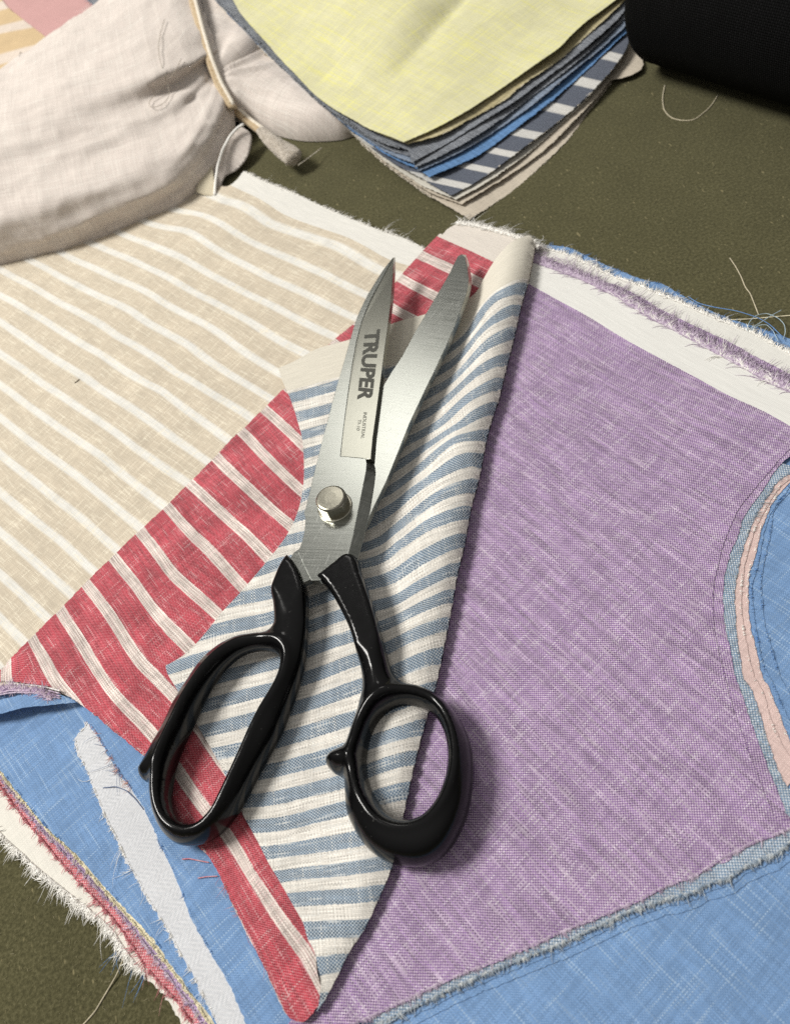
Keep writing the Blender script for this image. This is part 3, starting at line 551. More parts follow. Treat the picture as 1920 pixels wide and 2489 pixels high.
# the underside of the fold, turning back beneath the flap
fw = fold_w[::2]; t = np.gradient(fw, axis=0); t /= np.linalg.norm(t, axis=1)[:, None]; inn = np.c_[t[:, 1], -t[:, 0]]
if ((P(700, 1500)[:2] - fw[len(fw) // 2]) @ inn[len(fw) // 2]) < 0: inn = -inn
V, Fc = [], []; prof = [(0.0, 0.0), (.5, -.7), (1.4, -1.8), (2.8, -3.2), (4.5, -4.6), (7, -6), (14, -7)]; base = zbl(fw)
lowc = 4.6 * MM
for k, (dx, dz) in enumerate(prof):
    q = fw + inn * dx * MM; zz = np.maximum(base + dz * MM, 3.3 * MM if k else 0)
    V += [np.r_[q[a], zz[a]] for a in range(len(fw))]
L_ = len(fw)
for k in range(len(prof) - 1): Fc += [(k * L_ + a, k * L_ + a + 1, (k + 1) * L_ + a + 1, (k + 1) * L_ + a) for a in range(L_ - 1)]
V = np.array(V); uo = mesh_obj('fold_underside', V, Fc, m_bls, blf, uv=uvbl(V[:, :2]))
fringe(blf, bl_left[12:], zbl, 1, 160, .2, .7, m_wfib, .5, .4, (0, .2), rad=.05)

# ================================================================== curled blue lip at the left edge
zlip = zctrl([(-60, 1745, 8.5), (60, 1730, 8.0), (120, 1716, 6.5), (185, 1708, 4.6), (-60, 1715, 6.0), (0, 1706, 6.0), (75, 1692, 5.6), (140, 1689, 5.), (60, 1660, 4.2), (-60, 1670, 4.4)], u=0)
lip = tag(sheet('curled_hem', tr('I', (-200, 470), (0, 455), (100, 430), (200, 405), (400, 385), (520, 372), (625, 362), (625, 362), (560, 325), (480, 298), (250, 290), (0, 340), (-200, 370)), zlip, m_blue, frame=fr_l, s=2 * MM, rough=.1), 'curled edge of blue linen casting a shadow at the left border', 'cloth')
fringe(lip, tr('I', (-200, 250), (0, 225), (100, 205), (250, 215), (380, 245), (470, 290)), zlip, 1, 700, .8, 3.2, m_pinkf, 1.4, .6, (.1, .7), rad=.12, inset=3.)
pl = [(PXY, r) for PXY, r in []]
for k, (c, off) in enumerate(((m_lilf, 0), (m_pinkf, 22), (m_wfib, -22), (m_lilf, 40))):
    L0 = PX([(x, y + off / 3.37) for x, y in tr('I', (-200, 280), (0, 262), (100, 245), (250, 245), (380, 262), (500, 292))], zlip); S2 = smooth_line(L0, False, .8 * MM)
    o = tubes('layer_edge', [(np.c_[S2, zlip(S2) + (.2 + .1 * math.sin(k)) * MM], .3 * MM)], c, lip, 6)

# ================================================================== tied linen bundle
m_linen = weave('natural_white_linen', s2l(226, 216, 208), s2l(220, 209, 200), pitch=.4, wvar=.10, fvar=.10, slub=s2l(242, 237, 228), slub_amt=.65, slub_at=.60, blotch=.05, gap=.8, bump=.25, sl=60., ssl=.5)
def project(w):
    d = np.asarray(w) - _C; f = d @ _F; return np.c_[IW / 2 + FPX * (d @ _R) / f, IH / 2 - FPX * (d @ _U) / f]
def crumple(V, amp, k=1.0):
    """small irregular wrinkles of limp linen"""
    from mathutils import noise as mn
    a = (P(477, 471) - P(0, 649)); a /= np.linalg.norm(a); b = np.array([-a[1], a[0], 0]); out = np.zeros(len(V))
    for i, p in enumerate(V):
        u_, v_, w_ = float(p @ a), float(p @ b), float(p[2])
        n1_ = mn.noise(Vector((u_ * 28 * k, v_ * 75 * k, w_ * 75 * k))); n2_ = mn.noise(Vector((u_ * 85 * k + 9, v_ * 130 * k, w_ * 130 * k))); n3_ = mn.noise(Vector((u_ * 60 * k - 4, v_ * 40 * k, w_ * 60 * k)))
        out[i] = (1 - 2.6 * abs(n1_)) * .7 + (1 - 2.6 * abs(n2_)) * .28 + n3_ * .4
    return out * amp * MM
def loft(name, st, top_line, parent, disp=None, nt=44, ns=70, exp=.8, uvk=1.0):
    """rolled cloth: cross sections standing on a traced front line, each as wide as the traced far outline asks"""
    tl = np.array(top_line, float); Fp = np.array([P(px, py, zf * MM) for px, py, h, zf in st]); H = np.array([h for _, _, h, _ in st]) * MM; Z = np.array([zf for *_, zf in st]) * MM
    ax = np.repeat((P(477, 471) - P(0, 649))[None, :2], len(st), 0); ax /= np.linalg.norm(ax, axis=1)[:, None]; pr = np.c_[-ax[:, 1], ax[:, 0]]
    if pr[0, 1] < 0: pr = -pr
    th = np.linspace(0, math.pi, nt); wid = []
    for i in range(len(st)):
        a, b = .01, .30
        for _ in range(26):
            w = (a + b) / 2; sec = np.c_[Fp[i, :2] + pr[i] * (w / 2 * (1 - np.cos(th)))[:, None], Z[i] + H[i] * np.sin(th) ** exp]
            q = project(sec); lim = np.interp(q[:, 0], tl[:, 0], tl[:, 1])
            if (q[:, 1] - lim).min() < 0: b = w
            else: a = w
        wid.append(w)
    wid = np.array(wid); s0 = np.linspace(0, 1, len(st)); s1 = np.linspace(0, 1, ns)
    def sm(y):
        from numpy import interp
        return np.stack([np.convolve(np.pad(interp(s1, s0, y[:, c]), 5, 'edge'), np.ones(11) / 11, 'valid') for c in range(y.shape[1])], 1)
    A = sm(np.c_[Fp[:, :2], pr, wid, H, Z]); V = []; uv = []; Ls = np.r_[0, np.cumsum(np.linalg.norm(np.diff(A[:, :2], axis=0), axis=1))]
    for i in range(ns):
        fx, fy, px_, py_, w, h, z = A[i]; n = np.hypot(px_, py_)
        for k, tt in enumerate(th):
            r = 1 + (disp(s1[i], tt) if disp else 0)
            x = w / 2 * (1 - r * math.cos(tt)) ; zz = z + h * r * math.sin(tt) ** exp
            V.append((fx + px_ / n * x, fy + py_ / n * x, zz)); uv.append((Ls[i] * uvk, tt / math.pi * (w + h) * 1.1))
    Fc = [(i * nt + k, i * nt + k + 1, (i + 1) * nt + k + 1, (i + 1) * nt + k) for i in range(ns - 1) for k in range(nt - 1)]
    V = np.array(V); G = V.reshape(ns, nt, 3); nr = np.cross(np.gradient(G, axis=0), np.gradient(G, axis=1)); nr /= np.linalg.norm(nr, axis=2, keepdims=True) + 1e-12; nr = nr.reshape(-1, 3); nr[nr[:, 2] < 0] *= -1
    V = V + nr * (crumple(V, 1.0))[:, None]
    return mesh_obj(name, V, Fc, m_linen, parent, uv=np.array(uv))
bun = empty('fabric_bundle', P(300, 400, 0), 'rolled bundle of natural white linen tied with a cord, upper left', 'bundle')
def gs(x, c, w): return math.exp(-((x - c) / w) ** 2)
def disp_main(s, t):
    d = .015 * math.sin(2.3 * t + 3 * s)
    tg = 1.30 - .34 * s                                    # the overlapping layer whose edge runs into the tie
    a = min(1, max(0, (s - .28) / .45)); d += .17 * a * (1 / (1 + math.exp(-(t - tg) / (.02 + .10 * (1 - a))))) - .07 * a * gs(t, tg - .10, .10)
    d -= .075 * gs(t, .86 - .22 * s, .20) * min(1, s * 2); d += .05 * gs(t, .42 - .05 * s, .18)      # long hollow, fuller lower edge
    d += .022 * gs(t, 1.75 - .5 * s, .07) * gs(s, .75, .25) - .02 * gs(t, 1.62 - .5 * s, .06) * gs(s, .75, .25) + .014 * gs(t, 1.1 + .3 * s, .06) * gs(s, .35, .3)
    d += .035 * gs(t, .55 + .8 * (s - .9), .05) * gs(s, .85, .12) - .03 * gs(t, .75 + .5 * (s - .9), .06) * gs(s, .88, .1)
    d += .028 * math.sin(15 * t + 1.2 * math.sin(9 * s)) * max(0, (s - .55) / .45) ** 1.6 + .012 * math.sin(21 * t - 5 * s) * gs(s, .5, .3)
    d -= .22 * max(0, (s - .86) / .14) ** 2
    return d
main = loft('rolled_cloth', [(-170, 690, 46, .6), (0, 649, 45, .8), (71, 631, 44, 1), (178, 603, 43, 1.2), (285, 560, 41, 1.6), (392, 517, 38, 2), (445, 489, 36, 2.5), (500, 440, 33, 4), (548, 375, 29, 6), (592, 300, 25, 9)],
            [(-400, 380), (-170, 260)] + tr('Q', (0, 480), (130, 400), (350, 270), (560, 170), (700, 80), (850, 0)) + [(420, -60), (520, -60), (700, -60)], bun, disp_main, nt=120, ns=190, exp=.75)
def puff(name, front, rest, h, r, mod=None, s=1.5 * MM):
    """rounded lobe of gathered cloth: rises steeply from its traced front edge; points are (px, py, z mm)"""
    fw_ = smooth_line(np.array([P(x, y, z * MM) for x, y, z in front]), False, 1 * MM); allp = np.array([P(x, y, z * MM) for x, y, z in front + rest]); ring = smooth_line(allp, True, 1 * MM)
    tz = TPS(allp[:, :2], [z * MM for *_, z in front + rest], 1e-3); extra = []
    t = np.gradient(fw_, axis=0); t /= np.linalg.norm(t, axis=1)[:, None]; n = np.c_[-t[:, 1], t[:, 0]]
    for d in (.1, .3, .6, 1.1): extra += [fw_ + n * d * MM, fw_ - n * d * MM]
    q = np.concatenate(extra + [grid_in(ring, s)]); q = q[inside(ring, q)]; q = q[dist_to(ring, q) > .07 * MM]
    V, F = triangulate([ring], q); d = np.clip(dist_to(fw_, V, False) / (r * MM), 0, 1); z = tz(V) + h * MM * np.clip(1 - (1 - d) ** 2.2, 0, 1) ** .55
    if mod is not None: z = z + mod(V) * d
    z = z + crumple(np.c_[V, z], .8) * d
    o, a, b = fr_b; return mesh_obj(name, np.c_[V, z], F, m_linen, bun, uv=np.c_[(V - o) @ a, (V - o) @ b])
def pleat(V, n, a):
    """soft folds fanning out from the tie"""
    c = P(540, 230, 15 * MM)[:2]; d = V - c; an = np.arctan2(d[:, 1], d[:, 0]); r = np.linalg.norm(d, axis=1)
    return a * MM * (np.sin(n * an + 1) + .5 * np.sin(2.3 * n * an)) * np.clip(r / .012, 0, 1) * np.exp(-r / .06)
low = puff('lower_fold', [(x, y, z) for (x, y), z in zip(tr('N', (80, 740), (150, 850), (260, 915), (340, 930), (440, 975), (630, 1034), (780, 1054), (1000, 1044), (1110, 1012), (1300, 930), (1500, 800)), (12, 8, 5, 3, 1, .6, .6, .6, .6, .6, .6))],
           [(x, y, 3) for x, y in tr('N', (1500, 500), (1100, 300), (700, 150), (300, 200), (20, 450), (50, 640))], 16, 13, lambda V: pleat(V, 11, 1.5))
upf = puff('upper_fold', [(x, y, z) for (x, y), z in zip(tr('N', (100, 660), (135, 642), (220, 568), (300, 500), (430, 392), (560, 280), (700, 150), (800, 0)), (19, 19, 19, 19, 19, 19, 19, 19))],
           [(x, y, 20) for x, y in tr('N', (800, -150), (300, -250), (-100, -200), (-60, 100), (-10, 350), (40, 560))], 9, 12, lambda V: pleat(V, 9, 1.0))
BN = ['rolled_cloth', 'lower_fold', 'upper_fold']
for o in (main, low, upf): adopt(o, bun)
def smooth3(p, n=60):
    d = np.r_[0, np.cumsum(np.linalg.norm(np.diff(p, axis=0), axis=1))]; s = np.linspace(0, d[-1], n)
    q = np.stack([np.interp(s, d, p[:, c]) for c in range(3)], 1)
    for _ in range(3): q[1:-1] = q[:-2] * .25 + q[1:-1] * .5 + q[2:] * .25
    return q
# hem flap and tape below the tie
zh = zctrl([(530, 480, 3), (527, 440, 6), (540, 375, 10), (578, 310, 16), (612, 330, 14), (600, 390, 8), (560, 425, 4)], u=0)
def patch(name, pts, mat, mid=None):
    """small bent piece given by points (px, py, z mm)"""
    W = np.array([P(x, y, z * MM) for x, y, z in pts]); ring = smooth_line(W, True, .7 * MM); t = TPS(W[:, :2], W[:, 2], 1e-3); V, F = triangulate([ring], grid_in(ring, 1.2 * MM)); o, a, b = fr_b
    ob = mesh_obj(name, np.c_[V, t(V)], F, mat, uv=np.c_[(V - o) @ a, (V - o) @ b]); ob.modifiers.new('thickness', 'SOLIDIFY').thickness = .4 * MM; adopt(ob, bun); return ob
def n3(k, *p): return [(*tr(k, (x, y))[0], z) for x, y, z in p]
patch('hem_flap', n3('N', (90, 1460, 2.5), (85, 1300, 6), (120, 1150, 9), (190, 1020, 12), (250, 945, 13), (330, 985, 10), (345, 1060, 7), (310, 1165, 5), (240, 1260, 3), (150, 1330, 2.4)), m_linen)
pt = np.array([P(x, y, z * MM) for x, y, z in n3('N', (285, 925, 15), (245, 945, 14.5), (185, 1010, 13.5), (125, 1120, 11.5), (90, 1240, 9), (74, 1360, 6), (68, 1455, 3.4))])
adopt(tubes('hem_tape', [(smooth3(pt, 40), .75 * MM)], m_wfib, None, 8), bun)
patch('hem_tape', n3('A', (1440, 0, 9), (1390, 70, 8), (1335, 150, 7), (1350, 200, 4), (1460, 212, 3.2), (1462, 100, 7)), weave('cream_tape', s2l(232, 222, 198), s2l(226, 214, 186), pitch=.4, wvar=.05, fvar=.05, blotch=.02))
# the cord
path_px = tr('Q', (1300, -120), (1320, 0), (1370, 200), (1430, 400), (1500, 580), (1590, 740)) + tr('N', (200, 800), (320, 905), (430, 985))
hz = [hit(BN, px, py, 1.0 * MM) for px, py in path_px]; ok_ = [k for k, h in enumerate(hz) if h is not None]
raw = np.zeros((len(path_px), 3)); raw[:, 2] = np.interp(np.arange(len(hz)), ok_, [hz[k][2] for k in ok_]); raw[:, 2] = np.convolve(np.pad(raw[:, 2], 1, 'edge'), [.25, .5, .25], 'valid') + .4 * MM
raw = np.array([P(px, py, z) for (px, py), z in zip(path_px, raw[:, 2])])
cp = smooth3(raw, 80)
tie = empty('tie_cord', tuple(cp[-1]), 'twisted tan and cream cotton cord tied round the linen bundle, ending in a fuzzy knot', 'cord')
side = np.cross(np.gradient(cp, axis=0), [0, 0, 1]); side /= np.linalg.norm(side, axis=1)[:, None]
m_tan = fibre('tan_cord', s2l(172, 148, 114), s2l(206, 188, 158)); m_crm = fibre('cream_cord', s2l(214, 204, 186), s2l(236, 228, 214))
adopt(tubes('strand', [(cp + side * 1.2 * MM, 1.4 * MM)], m_tan, None, 8), tie); adopt(tubes('strand', [(cp - side * 1.2 * MM + np.array([0, 0, .2 * MM]), 1.45 * MM)], m_crm, None, 8), tie); adopt(tubes('strand', [(cp + np.array([0, 0, .75 * MM]), .8 * MM)], m_tan, None, 8), tie)
kn = np.array([P(*q, z * MM) for q, z in zip(tr('N', (400, 965), (450, 1010), (510, 1060), (570, 1110), (630, 1160), (670, 1195)), (15.5, 14, 12, 10, 8.5, 7.5))]); kq = smooth3(kn, 24)
rad = np.interp(np.linspace(0, 1, 24), [0, .15, .5, .85, .97, 1], [2.0, 3.1, 4.4, 5.4, 5.0, 3.2]) * MM
kV = []; kF = []; tg = np.gradient(kq, axis=0); tg /= np.linalg.norm(tg, axis=1)[:, None]; a_ = np.cross(tg, [0, 0, 1.]); a_ /= np.linalg.norm(a_, axis=1)[:, None]; b_ = np.cross(a_, tg)
for i in range(24):
    for k in range(20):
        w = 2 * math.pi * k / 20; r = rad[i] * (1 + .10 * math.sin(3 * w + i * .3) + random.uniform(-.05, .05)); kV.append(kq[i] + (a_[i] * math.cos(w) + b_[i] * .75 * math.sin(w)) * r)
kF = [(i * 20 + k, i * 20 + (k + 1) % 20, (i + 1) * 20 + (k + 1) % 20, (i + 1) * 20 + k) for i in range(23) for k in range(20)] + [tuple(range(19, -1, -1)), tuple(460 + k for k in range(20))]
g = NG('fuzzy_cotton'); g.bump(g.noise(g.obj(), 1400, 4, .7, '3D'), .9, .0012); m_fuzz = g.set(Base_Color=g.ramp(g.noise(g.obj(), 500, 3, .6, '3D'), [(.3, s2l(178, 166, 150)), (.7, s2l(222, 212, 198))]), Roughness=.95, Sheen_Weight=.3)
adopt(mesh_obj('knot_end', np.array(kV), kF, m_fuzz), tie)
fz = []
for _ in range(420):
    i = random.randrange(2, 24); w = random.uniform(0, 2 * math.pi); d = a_[i] * math.cos(w) + b_[i] * .75 * math.sin(w); s = kq[i] + d * rad[i] * .95; e = d * .5 + tg[i] * random.uniform(-.5, 1.2) + np.array([random.gauss(0, .5) for _ in range(3)]); e /= np.linalg.norm(e); L = random.uniform(.4, 1.3) * MM
    fz.append(([s, s + e * L * .5, s + e * L + np.array([0, 0, random.uniform(-.2, .2) * MM])], [.06 * MM, .05 * MM, .025 * MM]))
o = tubes('frayed_threads', fz, m_crm, None, 3); o['kind'] = 'stuff'; adopt(o, tie)

# ================================================================== swatch stack
zsw = {}
def stack_z(k):
    """height of the k-th swatch from below: flat on the table at the near corner, climbing over the bundle to the left"""
    o, a, b = dirframe((1150, 520), (620, 60))
    o2, a2, b2 = dirframe((1100, 60), (1180, 330))
    def f(q):
        s = np.clip(((q - o) @ a) / .20, 0, 1.2); lat = (q - o) @ b
        z = (1.2 + 1.75 * k) * MM + 25 * MM * np.clip(s - .1, 0, 2) ** 1.5
        return z + .8 * MM * np.sin(40 * lat + 30 * (q - o) @ a) + .35 * MM * np.sin(95 * lat + 1.7 * k) + .3 * MM * np.sin(150 * (q - o) @ a + 2.6 * k + 60 * lat)
    return f
SW_ = []
L_low = tr('N', (1685, 1470), (1500, 1342), (1350, 1232), (1150, 1052), (1050, 945), (900, 815), (760, 690), (600, 530), (480, 440), (330, 280), (220, 165), (150, 95), (60, -40))
R_low = tr('O', (520, 1450), (520, 1450), (560, 1422), (800, 1262), (950, 1132), (1150, 942), (1300, 742), (1420, 590), (1540, 400), (1620, 230), (1680, 0))
R_b1 = tr('O', (470, 1348), (470, 1348), (700, 1205), (1000, 1000), (1200, 805), (1400, 590), (1540, 370), (1650, 0)); R_w = tr('O', (430, 1318), (430, 1318), (640, 1200), (900, 1015), (1100, 838), (1300, 650), (1450, 470), (1560, 325), (1640, 0))
R_s = tr('O', (400, 1290), (400, 1290), (600, 1178), (800, 1032), (1000, 882), (1200, 722), (1350, 580), (1480, 430), (1560, 300), (1620, 0)); R_bb = tr('O', (255, 1168), (255, 1168), (550, 1038), (800, 865), (1000, 712), (1250, 500), (1450, 310), (1600, 160), (1660, 0))
R_lb = tr('O', (180, 1132), (180, 1132), (450, 1008), (700, 858), (870, 740), (1000, 640), (1250, 430), (1400, 310), (1600, 110), (1660, -40)); R_d2 = tr('O', (160, 1105), (160, 1105), (330, 1028), (550, 905), (750, 770), (950, 622), (1150, 470), (1400, 260), (1600, 60), (1680, -60))
R_d1 = tr('O', (135, 1075), (135, 1075), (400, 930), (600, 803), (800, 680), (1000, 532), (1200, 382), (1320, 282), (1450, 170), (1560, 50), (1640, -60)); R_k = tr('O', (110, 950), (110, 950), (330, 888), (550, 772), (750, 660), (880, 552), (1100, 402), (1250, 272), (1350, 182), (1450, 92), (1580, -60))
R_y = tr('O', (85, 938), (85, 938), (300, 842), (500, 732), (700, 602), (900, 462), (1100, 322), (1200, 222), (1300, 132), (1400, 62), (1480, 0), (1560, -60))
L_y = tr('N', (1468, 1064), (1380, 1040), (1250, 970), (1100, 890), (950, 805), (800, 690), (680, 562), (560, 440), (440, 300), (330, 180), (250, 80), (200, -10), (170, -60))
L_c = tr('N', (1500, 1115), (1350, 1075), (1200, 1005), (1050, 905), (890, 800), (725, 650), (600, 535), (480, 410), (355, 285), (245, 170), (145, 65), (75, -10), (40, -60))
def between(f):
    n = 14
    def rs(L):
        L = np.array(L); d = np.r_[0, np.cumsum(np.linalg.norm(np.diff(L, axis=0), axis=1))]; s = np.linspace(0, d[-1], n); return np.c_[np.interp(s, d, L[:, 0]), np.interp(s, d, L[:, 1])]
    return [tuple(p) for p in rs(L_low) * (1 - f) + rs(L_c) * f]
def join(R, L):
    """close a swatch: near corner, right edge up to beyond the frame, back along the left edge"""
    c = R[0]; L = [p for p in L if p[1] < c[1] - 12]
    return [c, c] + R[2:] + [(R[-1][0] - 10, -160), (L[-1][0] + 20, -160)] + L[::-1]
fr_s = dirframe((1150, 520), (1400, 320))
CHw, CHd = s2l(150, 154, 160), s2l(52, 58, 72)
m_ch = weave('charcoal_chambray', s2l(172, 176, 182), s2l(84, 90, 102), pitch=.5, wvar=.3, fvar=.3, blotch=.15, gap=.55); m_chf = fibre('charcoal_fibre', s2l(70, 76, 88), s2l(172, 176, 180))
m_bb = weave('bright_blue_swatch', s2l(120, 160, 205), s2l(92, 136, 190), pitch=.4, blotch=.06); m_lb = weave('slate_blue_swatch', s2l(160, 172, 188), s2l(110, 126, 150), pitch=.45, blotch=.08)
m_bei2 = weave('sand_linen_swatch', s2l(208, 198, 182), s2l(200, 188, 170), pitch=.45, blotch=.05, wvar=.12, fvar=.12, gap=.7); m_offw = weave('off_white_swatch', s2l(226, 222, 210), s2l(220, 215, 203), pitch=.42, wvar=.05, fvar=.05, blotch=.02)
m_kh = weave('khaki_swatch', [(0, s2l(196, 184, 146)), (.45, s2l(196, 184, 146)), (.5, s2l(214, 204, 170)), (1, s2l(214, 204, 170))], s2l(186, 174, 132), pitch=.45, blotch=.06, period=.008)
m_yl = weave('lemon_linen', s2l(222, 219, 184), s2l(214, 210, 164), pitch=.42, wvar=.08, fvar=.08, slub=s2l(236, 232, 142), slub_amt=.9, slub_at=.58, ssl=.7, blotch=.06, gap=.82, bump=.2, sl=55.)
NVw, NVd = s2l(224, 222, 217), s2l(72, 78, 94)
m_nv = weave('navy_striped_swatch', [(0, s2l(120, 126, 138)), (.66, s2l(120, 126, 138)), (.7, NVw), (.97, NVw), (1, s2l(120, 126, 138))], [(0, NVd), (.66, NVd), (.7, NVw), (.97, NVw), (1, NVd)], pitch=.45, blotch=.16, fvar=.35, period=1.0)
GR = 'swatches stacked over the end of the bundle'
sw = [(R_low, L_low, m_bei2, 0, 'sand linen swatch at the very bottom of the stack, its corner on the felt', 'f'), (R_b1, between(.12), m_bei2, 1, 'sand linen swatch, second from the bottom of the stack', ''), (R_w, between(.2), m_offw, 2, 'off-white swatch directly under the navy striped one', ''),
      (R_s, between(.4), m_nv, 3, 'navy and white striped swatch fanned out in the stack', ''), (R_bb, between(.6), m_bb, 4, 'bright blue swatch just above the navy striped one', ''), (R_lb, between(.7), m_lb, 5, 'slate blue swatch above the bright blue one in the stack', ''),
      (R_d2, between(.85), m_ch, 6, 'charcoal chambray swatch, lower of the two dark ones in the stack', ''), (R_d1, L_c, m_ch, 7, 'charcoal chambray swatch with frayed left edge, upper of the two dark ones', 'f'), (R_k, L_y, m_kh, 8, 'khaki swatch directly beneath the lemon yellow one', '')]
strp = [(k, p) for k, p in enumerate(( (430, 1215), (580, 1110), (760, 1012), (920, 890), (1110, 715), (1290, 545), (1450, 370)))]
zk3 = stack_z(3); nvc = []
for k, (x, y) in strp: nvc += [(k + .84, tr('O', (x, y), (x - 130, y - 28), (x - 330, y - 70)))]
fr_nv = dirframe(tr('O', (900, 880))[0], tr('O', (600, 800))[0])
uvn, tn = stripe_uv(nvc, zk3, 1.0, fr_nv, 1e-3)
for R, L, mt, k, lab, fz_ in sw:
    zf = stack_z(k)
    o = sheet('fabric_swatch', join(R, L), zf, mt, uvn if k == 3 else None, fr_s, s=4 * MM, rough=.22, thick=.3)
    tag(o, lab, 'fabric swatch', GR)
    if fz_: fringe(o, L[:-1], zf, -1, 420, .6, 1.9, m_chf if k == 7 else m_crm, .5, .5, (0, .5), rad=.11, lean=.5)
    fringe(o, R[2:-2], zf, 1, 110, .25, .9, {m_ch: m_chf, m_bb: m_bluef, m_lb: m_chf}.get(mt, m_crm), .5, .5, (-.1, .2), rad=.06)
zy0 = stack_z(9.4)
cr_o, cr_a, cr_b = dirframe(tr('O', (60, 560))[0], tr('O', (640, -20))[0], 18 * MM)
if cr_b @ (P(600, 100)[:2] - P(1000, 200)[:2]) < 0: cr_b = -cr_b
def zy(q):
    d = (q - cr_o) @ cr_b; al = (q - cr_o) @ cr_a; f = np.clip((al + .015) / .05, 0, 1)
    p_ = np.clip(d, 0, 1) / .03; m_ = np.clip(-d, 0, 1) / .014
    return zy0(q) + f * (8.5 * MM * p_ * np.exp(1 - p_) * (p_ > 0) + 2.2 * MM * m_ * np.exp(1 - m_)) + .3 * MM * (1 + np.sin(110 * d + 60 * al)) * f
yel = tag(sheet('fabric_swatch', join(R_y, L_y), zy, m_yl, frame=fr_s, s=3 * MM, rough=.08, thick=.35), 'lemon yellow linen swatch on top of the stack with a soft crease', 'fabric swatch', GR)
zcor = flat(1.0)
cor = tag(sheet('cloth_corner', tr('O', (1560, 160), (1600, 190), (1630, 300), (1665, 425), (1640, 465), (1560, 505), (1480, 522), (1400, 530), (1400, 300)), lambda q: flat(2.0)(q), m_bei2, frame=fr_s, s=4 * MM), 'rounded sand coloured cloth corner poking out between stack and black roll', 'cloth')

# ================================================================== black roll
c0, c1 = P(1556, 184, 0), P(2150, 372, 0); ax = (c1 - c0) / np.linalg.norm(c1 - c0); pr = np.array([-ax[1], ax[0], 0]); pr = pr if pr[1] > 0 else -pr
RR = .036; cc = c0 + pr * RR * .62; nS, nL = 64, 60; V, uv, Fc = [], [], []; Lr = np.linalg.norm(c1 - c0) + .1
prof = [(0, .0), (0, .30), (.0003, .33), (.0002, .60), (.0, .93), (.0008, .975), (.003, 1.0)] + [(.003 + (Lr - .003) * k / nL, 1.0) for k in range(1, nL + 1)]
for l, r in prof:
    for k in range(nS):
        w = 2 * math.pi * k / nS; rr = RR * r * (1 + .006 * math.sin(3 * w + 9 * l)); V.append(cc + ax * l + pr * math.cos(w) * rr + np.array([0, 0, RR + math.sin(w) * rr])); uv.append((l, w * RR))
Fc = [(i * nS + k, i * nS + (k + 1) % nS, (i + 1) * nS + (k + 1) % nS, (i + 1) * nS + k) for i in range(len(prof) - 1) for k in range(nS)]
m_blk = weave('black_mesh_cloth', s2l(17, 17, 18), s2l(8, 8, 9), pitch=1.0, wvar=.4, fvar=.3, blotch=.1, gap=.15, bump=.8, spec=.12, sheen=.0)
broll = tag(mesh_obj('fabric_roll', np.array(V), Fc, m_blk, uv=np.array(uv)), 'thick roll of black mesh fabric in the upper right corner', 'fabric roll')

# ================================================================== cloths behind the bundle, top left
zk = lambda q: 22 * MM + und(q, 2.)
m_pk = weave('dusty_pink_cloth', s2l(206, 164, 160), s2l(198, 152, 150), pitch=.4, wvar=.05, fvar=.05, blotch=.03, gap=.85)
pk = tag(sheet('pink_cloth', tr('Q', (-40, -150), (20, 0), (130, 110), (200, 180), (330, 290), (480, 250), (700, 100), (760, 0), (800, -150)), zk, m_pk, frame=fr_b, s=4 * MM), 'dusty pink cloth behind the linen bundle, top left', 'cloth')
fr_t = dirframe((0, 72), (60, 56), 22 * MM)
TA, TB = s2l(212, 186, 146), s2l(226, 212, 198)
m_tan2 = weave('tan_striped_cloth', [(0, TA), (.6, TA), (.66, TB), (.94, TB), (1, TA)], [(0, TA), (.6, TA), (.66, TB), (.94, TB), (1, TA)], pitch=.42, wvar=.08, fvar=.08, blotch=.05, period=.040, gap=.8)
tn_ = tag(sheet('tan_striped_cloth', tr('Q', (-400, -200), (-20, -200), (20, 0), (150, 125), (330, 270), (280, 350), (0, 520), (-400, 700)), lambda q: zk(q) + .8 * MM, m_tan2, frame=fr_t, s=4 * MM), 'tan cloth with pale stripes at the top left corner behind the bundle', 'cloth')
zden = lambda q: zk(q) + 3 * MM
dn = tag(sheet('denim_scrap', tr('Q', (560, -120), (600, 0), (650, 40), (720, 65), (790, 45), (880, -20), (900, -120)), zden, m_ch, frame=fr_b, s=3 * MM, rough=.3), 'small frayed grey blue denim scrap at the top edge behind the bundle', 'cloth')
fringe(dn, tr('Q', (590, -20), (650, 40), (720, 65), (790, 45), (860, 0)), zden, -1, 60, 1, 4, fibre('denim_fibre', s2l(110, 125, 150), s2l(170, 178, 190)), .7, .8, (0, 1.), rad=.07); fringe(dn, tr('Q', (620, 20), (680, 55)), zden, -1, 8, 6, 12, m_wfib, .5, .7, (0, 2), rad=.06)

# ================================================================== scissors
g = NG('brushed_steel'); u, v, uvv = g.uv()
n1 = g.noise(g.xyz(g.m('MULTIPLY', u, 1500), g.m('MULTIPLY', v, 45)), 1, 3, .6); n2 = g.noise(uvv, 90, 2, .5)
scr = g.noise(g.xyz(g.m('ADD', g.m('MULTIPLY', u, 260), g.m('MULTIPLY', v, 1900)), g.m('SUBTRACT', g.m('MULTIPLY', v, 260), g.m('MULTIPLY', u, 90))), 1, 2, .6)
n1 = g.m('ADD', n1, g.m('MULTIPLY', g.m('MULTIPLY', g.m('SUBTRACT', scr, .64), 12, clamp=True), .5))
g.bump(n1, .015, .0001); m_steel = g.set(Base_Color=g.mix(n1, s2l(138, 141, 135), s2l(182, 184, 178)), Metallic=1.0, Roughness=g.m('MULTIPLY_ADD', n1, .12, .19), Anisotropic=.5, Anisotropic_Rotation=.25)
